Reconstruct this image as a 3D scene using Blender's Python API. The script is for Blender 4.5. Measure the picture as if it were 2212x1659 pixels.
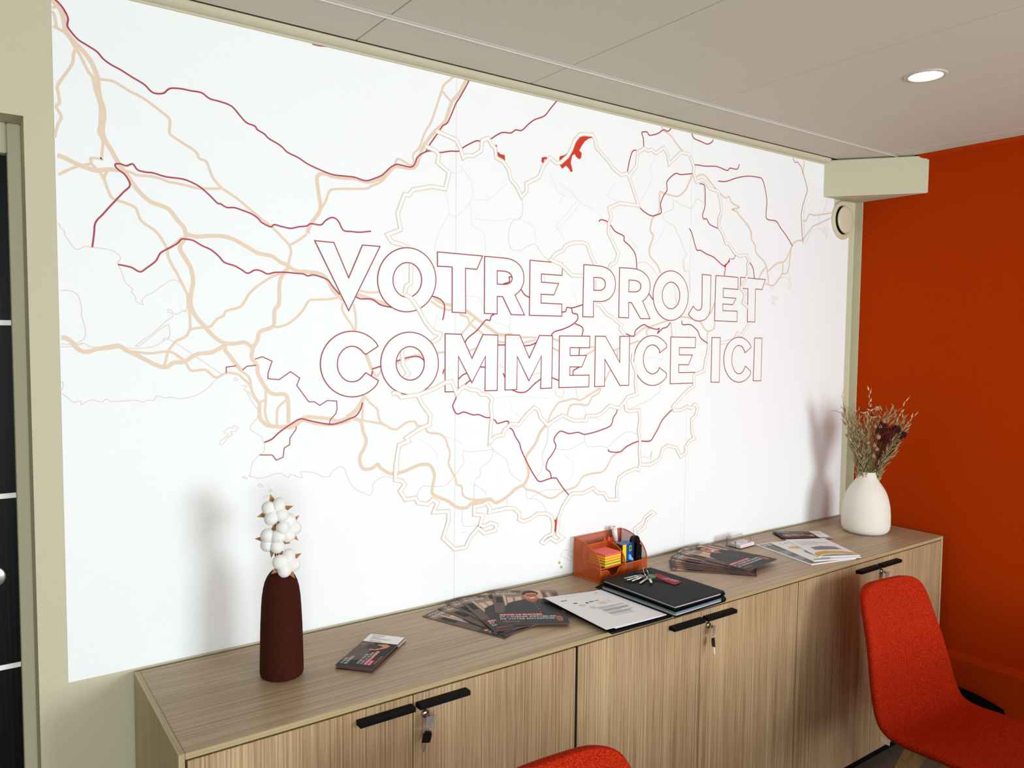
import bpy, bmesh, math, random
from mathutils import Vector, Matrix
import numpy as np

for o in list(bpy.data.objects):
    bpy.data.objects.remove(o, do_unlink=True)
SC = bpy.context.scene
COL = SC.collection
PI = math.pi

# ------------------------------------------------------------------ camera
CAM_F, CAM_YAW, CAM_PITCH, CAM_ROLL = 1679.72, 0.62192, 0.059361, 0.0090475
CAM_D, CAM_Z = 2.065, 1.69
_f = Vector((math.sin(CAM_YAW)*math.cos(CAM_PITCH), math.cos(CAM_YAW)*math.cos(CAM_PITCH), -math.sin(CAM_PITCH)))
_r = Vector((math.cos(CAM_YAW), -math.sin(CAM_YAW), 0))
_u = _r.cross(_f)
CAM_R = _r*math.cos(CAM_ROLL) + _u*math.sin(CAM_ROLL)
CAM_U = -_r*math.sin(CAM_ROLL) + _u*math.cos(CAM_ROLL)
CAM_FW = _f
CAM_C = Vector((0, -CAM_D, CAM_Z))
cd = bpy.data.cameras.new('camera')
cd.sensor_fit = 'HORIZONTAL'; cd.sensor_width = 36.0
cd.lens = CAM_F*36.0/2212.0
cd.clip_start = 0.02; cd.clip_end = 60
cam = bpy.data.objects.new('camera', cd); COL.objects.link(cam)
M3 = Matrix((CAM_R, CAM_U, -CAM_FW)).transposed()
cam.matrix_world = Matrix.Translation(CAM_C) @ M3.to_4x4()
SC.camera = cam

# ------------------------------------------------------------------ light, sky, exposure
SC.view_settings.view_transform = 'Standard'
SC.view_settings.look = 'None'
SC.view_settings.gamma = 1.0
SC.view_settings.use_curve_mapping = False
SC.view_settings.exposure = 0.17
w = bpy.data.worlds.new('sky'); SC.world = w; w.use_nodes = True
wn = w.node_tree.nodes; wl = w.node_tree.links
wn['Background'].inputs[0].default_value = (0.80, 0.90, 1.0, 1)
wn['Background'].inputs[1].default_value = 1.6
def area(name, loc, direction, sx, sy, power, color):
    L = bpy.data.lights.new(name, 'AREA'); L.shape = 'RECTANGLE'; L.size = sx; L.size_y = sy
    L.energy = power; L.color = color
    o = bpy.data.objects.new(name, L); COL.objects.link(o)
    o.location = loc; o.rotation_euler = Vector(direction).to_track_quat('-Z', 'Z').to_euler()
    return o
ROOM_X0, ROOM_X1, ROOM_Y0, ROOM_Z1 = -2.3, 3.455, -4.7, 2.501
WIN1 = (1.75, 3.25, 0.80, 2.15)     # daylight window in the wall behind the camera
WIN2 = (-1.7, 0.3, 0.80, 2.15)
area('window_daylight', (2.5, ROOM_Y0+0.02, 1.475), (-0.12, 1, -0.02), 1.4, 1.25, 114, (0.84, 0.945, 1.0))
area('window_daylight', (-0.7, ROOM_Y0+0.02, 1.475), (0.2, 1, -0.02), 1.9, 1.25, 74, (0.83, 0.94, 1.0))

# ------------------------------------------------------------------ helpers
def lin(c):
    c = c/255.0
    return c/12.92 if c <= 0.04045 else ((c+0.055)/1.055)**2.4
def rgb(r, g, b): return (lin(r), lin(g), lin(b), 1.0)

MATS = {}
def mat(name, col, rough=0.6, metal=0.0, noise=0.0, nscale=40.0, bump=0.0, bscale=200.0, spec=0.5, trans=0.0, ior=1.45, emit=0.0, coat=0.0, sheen=0.0):
    if name in MATS: return MATS[name]
    m = bpy.data.materials.new(name); m.use_nodes = True
    nt = m.node_tree; N = nt.nodes; L = nt.links
    b = N['Principled BSDF']
    b.inputs['Base Color'].default_value = col
    b.inputs['Roughness'].default_value = rough
    b.inputs['Metallic'].default_value = metal
    b.inputs['Specular IOR Level'].default_value = spec
    b.inputs['IOR'].default_value = ior
    b.inputs['Transmission Weight'].default_value = trans
    b.inputs['Coat Weight'].default_value = coat
    b.inputs['Sheen Weight'].default_value = sheen
    if emit:
        b.inputs['Emission Color'].default_value = col
        b.inputs['Emission Strength'].default_value = emit
    tc = N.new('ShaderNodeTexCoord')
    if noise:
        n = N.new('ShaderNodeTexNoise'); n.inputs['Scale'].default_value = nscale; n.inputs['Detail'].default_value = 4
        L.new(tc.outputs['Object'], n.inputs['Vector'])
        r = N.new('ShaderNodeValToRGB')
        k0, k1 = 1-noise, 1+noise
        r.color_ramp.elements[0].color = (col[0]*k0, col[1]*k0, col[2]*k0, 1); r.color_ramp.elements[0].position = .3
        r.color_ramp.elements[1].color = (min(1, col[0]*k1), min(1, col[1]*k1), min(1, col[2]*k1), 1); r.color_ramp.elements[1].position = .7
        L.new(n.outputs['Fac'], r.inputs['Fac']); L.new(r.outputs['Color'], b.inputs['Base Color'])
    if bump:
        n2 = N.new('ShaderNodeTexNoise'); n2.inputs['Scale'].default_value = bscale; n2.inputs['Detail'].default_value = 3
        L.new(tc.outputs['Object'], n2.inputs['Vector'])
        bp = N.new('ShaderNodeBump'); bp.inputs['Strength'].default_value = bump; bp.inputs['Distance'].default_value = 0.002
        L.new(n2.outputs['Fac'], bp.inputs['Height']); L.new(bp.outputs['Normal'], b.inputs['Normal'])
    MATS[name] = m
    return m

def wood_mat(name, axis, c0, c1, c2, fine=1.0, spec=0.32):
    """straight fine oak grain running along the given axis (0,1,2)"""
    m = bpy.data.materials.new(name); m.use_nodes = True
    nt = m.node_tree; N = nt.nodes; L = nt.links; b = N['Principled BSDF']
    b.inputs['Roughness'].default_value = 0.42
    b.inputs['Specular IOR Level'].default_value = spec
    tc = N.new('ShaderNodeTexCoord')
    def nz(s_across, s_along, detail):
        mp = N.new('ShaderNodeMapping'); s = [s_across*fine]*3; s[axis] = s_along
        mp.inputs['Scale'].default_value = s
        n = N.new('ShaderNodeTexNoise'); n.inputs['Scale'].default_value = 1.0; n.inputs['Detail'].default_value = detail
        n.inputs['Roughness'].default_value = 0.6
        L.new(tc.outputs['Object'], mp.inputs['Vector']); L.new(mp.outputs['Vector'], n.inputs['Vector'])
        return n
    a = nz(16, 0.4, 2); f = nz(230, 1.6, 3); g = nz(620, 9.0, 2)
    mx = N.new('ShaderNodeMath'); mx.operation = 'MULTIPLY_ADD'; mx.inputs[1].default_value = 0.20
    L.new(a.outputs['Fac'], mx.inputs[0])
    m2 = N.new('ShaderNodeMath'); m2.operation = 'MULTIPLY'; m2.inputs[1].default_value = 0.56
    L.new(f.outputs['Fac'], m2.inputs[0]); L.new(m2.outputs[0], mx.inputs[2])
    m3 = N.new('ShaderNodeMath'); m3.operation = 'MULTIPLY_ADD'; m3.inputs[1].default_value = 0.24
    L.new(g.outputs['Fac'], m3.inputs[0]); L.new(mx.outputs[0], m3.inputs[2])
    r = N.new('ShaderNodeValToRGB'); e = r.color_ramp.elements
    e[0].position = 0.38; e[0].color = c0; e[1].position = 0.62; e[1].color = c2
    k = e.new(0.5); k.color = c1
    L.new(m3.outputs[0], r.inputs['Fac']); L.new(r.outputs['Color'], b.inputs['Base Color'])
    bp = N.new('ShaderNodeBump'); bp.inputs['Strength'].default_value = 0.12; bp.inputs['Distance'].default_value = 0.001
    L.new(f.outputs['Fac'], bp.inputs['Height']); L.new(bp.outputs['Normal'], b.inputs['Normal'])
    MATS[name] = m
    return m

def mesh_mat(name, col):
    """woven wire mesh: holes cut by a fine diamond grid"""
    m = bpy.data.materials.new(name); m.use_nodes = True
    nt = m.node_tree; N = nt.nodes; L = nt.links; b = N['Principled BSDF']
    b.inputs['Base Color'].default_value = col; b.inputs['Roughness'].default_value = 0.45
    tc = N.new('ShaderNodeTexCoord'); sp = N.new('ShaderNodeSeparateXYZ'); L.new(tc.outputs['Object'], sp.inputs[0])
    def mth(op, a, b_=None):
        n = N.new('ShaderNodeMath'); n.operation = op
        for i, v in enumerate((a, b_)):
            if v is None: continue
            if isinstance(v, (int, float)): n.inputs[i].default_value = v
            else: L.new(v, n.inputs[i])
        return n.outputs[0]
    h = mth('ADD', sp.outputs[0], sp.outputs[1])
    p = mth('MULTIPLY', mth('ADD', h, sp.outputs[2]), 330.0)
    q = mth('MULTIPLY', mth('SUBTRACT', h, sp.outputs[2]), 330.0)
    hole = mth('MULTIPLY', mth('GREATER_THAN', mth('FRACT', p), 0.42), mth('GREATER_THAN', mth('FRACT', q), 0.42))
    t = N.new('ShaderNodeBsdfTransparent'); mix = N.new('ShaderNodeMixShader')
    L.new(hole, mix.inputs[0]); L.new(b.outputs[0], mix.inputs[1]); L.new(t.outputs[0], mix.inputs[2])
    L.new(mix.outputs[0], N['Material Output'].inputs[0])
    MATS[name] = m
    return m

def fabric_mat(name, c0, c1, c2):
    m = bpy.data.materials.new(name); m.use_nodes = True
    nt = m.node_tree; N = nt.nodes; L = nt.links; b = N['Principled BSDF']
    b.inputs['Roughness'].default_value = 0.95; b.inputs['Specular IOR Level'].default_value = 0.05
    tc = N.new('ShaderNodeTexCoord')
    def nz(s, d):
        mp = N.new('ShaderNodeMapping'); mp.inputs['Scale'].default_value = s
        n = N.new('ShaderNodeTexNoise'); n.inputs['Scale'].default_value = 1; n.inputs['Detail'].default_value = d
        L.new(tc.outputs['Object'], mp.inputs['Vector']); L.new(mp.outputs['Vector'], n.inputs['Vector']); return n
    a = nz((900, 260, 260), 2); c = nz((260, 900, 900), 2)
    mx = N.new('ShaderNodeMath'); mx.operation = 'ADD'; L.new(a.outputs['Fac'], mx.inputs[0]); L.new(c.outputs['Fac'], mx.inputs[1])
    m2 = N.new('ShaderNodeMath'); m2.operation = 'MULTIPLY'; m2.inputs[1].default_value = 0.5; L.new(mx.outputs[0], m2.inputs[0])
    r = N.new('ShaderNodeValToRGB'); e = r.color_ramp.elements
    e[0].position = .36; e[0].color = c0; e[1].position = .66; e[1].color = c2; k = e.new(.5); k.color = c1
    L.new(m2.outputs[0], r.inputs['Fac']); L.new(r.outputs['Color'], b.inputs['Base Color'])
    bp = N.new('ShaderNodeBump'); bp.inputs['Strength'].default_value = 0.3; bp.inputs['Distance'].default_value = 0.001
    L.new(m2.outputs[0], bp.inputs['Height']); L.new(bp.outputs['Normal'], b.inputs['Normal'])
    MATS[name] = m
    return m

class MB:
    """collects geometry for ONE mesh object"""
    def __init__(s): s.v = []; s.f = []; s.m = []; s.sm = []
    def add(s, verts, faces, mi=0, smooth=False):
        o = len(s.v); s.v += [tuple(p) for p in verts]
        for f in faces: s.f.append([o+i for i in f]); s.m.append(mi); s.sm.append(smooth)
    def bm_add(s, bm, mi=0, smooth=False, mtx=None):
        bm.verts.ensure_lookup_table(); bm.verts.index_update()
        vs = [(mtx @ v.co) if mtx else v.co.copy() for v in bm.verts]
        s.add(vs, [[v.index for v in f.verts] for f in bm.faces], mi, smooth); bm.free()
    def box(s, x0, x1, y0, y1, z0, z1, bevel=0.0, mi=0, seg=2, mtx=None):
        bm = bmesh.new(); bmesh.ops.create_cube(bm, size=1)
        for v in bm.verts:
            v.co = Vector((x0+(v.co.x+.5)*(x1-x0), y0+(v.co.y+.5)*(y1-y0), z0+(v.co.z+.5)*(z1-z0)))
        if bevel: bmesh.ops.bevel(bm, geom=bm.edges[:], offset=bevel, segments=seg, profile=.5, affect='EDGES')
        s.bm_add(bm, mi, False, mtx); return s
    def prism(s, poly, z0, z1, mi=0, mtx=None, bevel=0.0):
        """poly: (x,y) outline extruded between z0 and z1"""
        bm = bmesh.new()
        vs = [bm.verts.new((x, y, z0)) for x, y in poly]; f = bm.faces.new(vs)
        r = bmesh.ops.extrude_face_region(bm, geom=[f])
        for g in r['geom']:
            if isinstance(g, bmesh.types.BMVert): g.co.z = z1
        bmesh.ops.recalc_face_normals(bm, faces=bm.faces[:])
        if bevel: bmesh.ops.bevel(bm, geom=bm.edges[:], offset=bevel, segments=2, profile=.5, affect='EDGES')
        s.bm_add(bm, mi, False, mtx); return s
    def lathe(s, prof, n=40, mi=0, mtx=None, cap0=True, cap1=True, sx=1.0, sy=1.0):
        vs = []; fs = []
        for r, z in prof:
            for k in range(n):
                a = 2*PI*k/n; p = Vector((r*math.cos(a)*sx, r*math.sin(a)*sy, z)); vs.append(mtx @ p if mtx else p)
        for i in range(len(prof)-1):
            for k in range(n):
                k2 = (k+1) % n; fs.append([i*n+k, i*n+k2, (i+1)*n+k2, (i+1)*n+k])
        if cap0: fs.append(list(range(n))[::-1])
        if cap1: fs.append([(len(prof)-1)*n+k for k in range(n)])
        s.add(vs, fs, mi, True); return s
    def tube(s, pts, r, n=8, mi=0, closed=False, r1=None, cap=True):
        pts = [Vector(p) for p in pts]; N = len(pts); vs = []; fs = []
        up = Vector((0, 0, 1)); prev = None
        for i, p in enumerate(pts):
            a = pts[(i-1) % N] if (closed or i > 0) else p; b = pts[(i+1) % N] if (closed or i < N-1) else p
            t = (b-a).normalized() if (b-a).length > 1e-9 else Vector((0, 0, 1))
            if prev is None:
                q = t.cross(up)
                if q.length < 1e-3: q = t.cross(Vector((1, 0, 0)))
            else: q = prev - t*prev.dot(t)
            if q.length < 1e-6: q = t.orthogonal()
            q.normalize(); prev = q; w2 = t.cross(q)
            rr = r if r1 is None else r+(r1-r)*i/max(1, N-1)
            for k in range(n):
                an = 2*PI*k/n; vs.append(p+(q*math.cos(an)+w2*math.sin(an))*rr)
        for i in range(N if closed else N-1):
            j = (i+1) % N
            for k in range(n):
                k2 = (k+1) % n; fs.append([i*n+k, i*n+k2, j*n+k2, j*n+k])
        if not closed and cap: fs.append(list(range(n))[::-1]); fs.append([(N-1)*n+k for k in range(n)])
        s.add(vs, fs, mi, True); return s
    def ball(s, c, rx, ry=None, rz=None, n=10, mi=0, mtx=None, jitter=0.0, rnd=None):
        ry = rx if ry is None else ry; rz = rx if rz is None else rz
        bm = bmesh.new(); bmesh.ops.create_uvsphere(bm, u_segments=n+2, v_segments=n, radius=1)
        for v in bm.verts:
            k = 1.0+(rnd.uniform(-jitter, jitter) if rnd else 0)
            p = Vector((v.co.x*rx*k, v.co.y*ry*k, v.co.z*rz*k))
            v.co = (mtx @ p if mtx else p) + Vector(c)
        s.bm_add(bm, mi, True); return s
    def build(s, name, mats, parent=None, loc=None, rot=None, sharp=None, label=None):
        me = bpy.data.meshes.new(name); me.from_pydata(s.v, [], s.f)
        if not isinstance(mats, (list, tuple)): mats = [mats]
        for m in mats: me.materials.append(m)
        me.polygons.foreach_set('material_index', s.m)
        me.polygons.foreach_set('use_smooth', s.sm)
        me.update()
        if sharp: me.set_sharp_from_angle(angle=math.radians(sharp))
        o = bpy.data.objects.new(name, me); COL.objects.link(o)
        if parent: o.parent = parent
        if loc is not None: o.location = loc
        if rot is not None: o.rotation_euler = rot
        if label: o['label'] = label
        return o

def tag(o, label=None, cat=None, group=None, kind=None):
    if label: o['label'] = label
    if cat: o['category'] = cat
    if group: o['group'] = group
    if kind: o['kind'] = kind
    return o
def thing(name, label, cat, loc=(0, 0, 0), rz=0.0, group=None):
    o = bpy.data.objects.new(name, None); COL.objects.link(o); o.empty_display_size = .05
    o.location = loc; o.rotation_euler = (0, 0, rz)
    return tag(o, label, cat, group)
def structure(o): o['kind'] = 'structure'; return o
def copy_tree(o, parent=None):
    c = o.copy(); COL.objects.link(c)
    if parent: c.parent = parent
    for ch in list(o.children): copy_tree(ch, c)
    return c

def ray(px, py):
    d = CAM_R*((px-1106.0)/CAM_F) + CAM_U*(-(py-829.5)/CAM_F) + CAM_FW
    return d
def on_wall(px, py):
    """photo pixel -> point (x, z) on the mural wall plane y = 0"""
    d = ray(px, py); p = CAM_C + d*(CAM_D/d.y); return (p.x, p.z)

FONT = None
_tcache = {}
def text_geo(txt):
    """flat text outline filled, normalised to a unit box"""
    if txt in _tcache: return _tcache[txt]
    cu = bpy.data.curves.new('t', 'FONT'); cu.body = txt; cu.resolution_u = 2; cu.fill_mode = 'FRONT'
    ob = bpy.data.objects.new('t', cu); COL.objects.link(ob)
    bpy.context.view_layer.update()
    me = ob.evaluated_get(bpy.context.evaluated_depsgraph_get()).to_mesh()
    v = [(p.co.x, p.co.y) for p in me.vertices]; f = [list(p.vertices) for p in me.polygons]
    ob.to_mesh_clear(); bpy.data.objects.remove(ob); bpy.data.curves.remove(cu)
    xs = [p[0] for p in v]; ys = [p[1] for p in v]
    x0, x1, y0, y1 = min(xs), max(xs), min(ys), max(ys)
    v = [((x-x0)/(x1-x0), (y-y0)/(y1-y0)) for x, y in v]
    _tcache[txt] = (v, f); return v, f
def put_text(mb, txt, x0, x1, y0, y1, z, mi, mtx=None):
    v, f = text_geo(txt)
    vs = [Vector((x0+a*(x1-x0), y0+b*(y1-y0), z)) for a, b in v]
    if mtx: vs = [mtx @ p for p in vs]
    mb.add(vs, f, mi)
def put_poly(mb, pts, z, mi, mtx=None):
    vs = [Vector((x, y, z)) for x, y in pts]
    a = sum(pts[i-1][0]*pts[i][1]-pts[i][0]*pts[i-1][1] for i in range(len(pts)))
    if a < 0: vs = vs[::-1]
    if mtx: vs = [mtx @ p for p in vs]
    mb.add(vs, [list(range(len(vs)))], mi)
def ell(cx, cy, rx, ry, n=18, a0=0, a1=2*PI):
    return [(cx+rx*math.cos(a0+(a1-a0)*k/n), cy+ry*math.sin(a0+(a1-a0)*k/n)) for k in range(n)]
def rect(x0, x1, y0, y1): return [(x0, y0), (x1, y0), (x1, y1), (x0, y1)]

# ------------------------------------------------------------------ materials
CREAM = mat('cream_paint', rgb(198, 191, 164), 0.75, spec=.25, noise=.02, nscale=300, bump=.08, bscale=500)
MURAL = mat('mural_paper', (0.885, 0.905, 0.905, 1), 0.6, spec=.2, noise=.01, nscale=400)
ORANGE = mat('orange_paint', rgb(174, 52, 0), 0.9, spec=.06, noise=.02, nscale=250, bump=.08, bscale=500)
TILE = mat('ceiling_tile_white', rgb(208, 202, 185), 0.9, spec=.2, noise=.02, nscale=350, bump=.12, bscale=700)
RUNNER = mat('ceiling_runner_white', rgb(214, 209, 198), 0.5)
VOID = mat('dark_void', rgb(24, 22, 20), 0.9)
FLOORM = mat('floor_vinyl', rgb(104, 92, 80), 0.5, noise=.08, nscale=14, bump=.05, bscale=90)
WTOP = wood_mat('oak_top', 0, rgb(143, 119, 92), rgb(169, 145, 116), rgb(195, 171, 141))
WDOOR = wood_mat('oak_door', 2, rgb(134, 106, 74), rgb(167, 139, 105), rgb(198, 172, 135))
WEDGE = wood_mat('oak_edge', 0, rgb(152, 133, 96), rgb(170, 150, 110), rgb(182, 162, 124))
WEDGEY = wood_mat('oak_edge_side', 1, rgb(152, 133, 96), rgb(170, 150, 110), rgb(182, 162, 124))
WLEG = wood_mat('oak_leg', 2, rgb(136, 106, 70), rgb(160, 128, 88), rgb(176, 144, 102))
BLACK = mat('black_metal', rgb(9, 9, 10), 0.6, spec=.15)
BLACKP = mat('black_plastic', rgb(10, 10, 11), 0.45, spec=.25)
STEEL = mat('steel', rgb(200, 200, 200), 0.25, metal=1.0)
CLEAR = mat('clear_plastic', (0.95, 0.94, 0.94, 1), 0.06, trans=1.0, ior=1.35)
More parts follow.
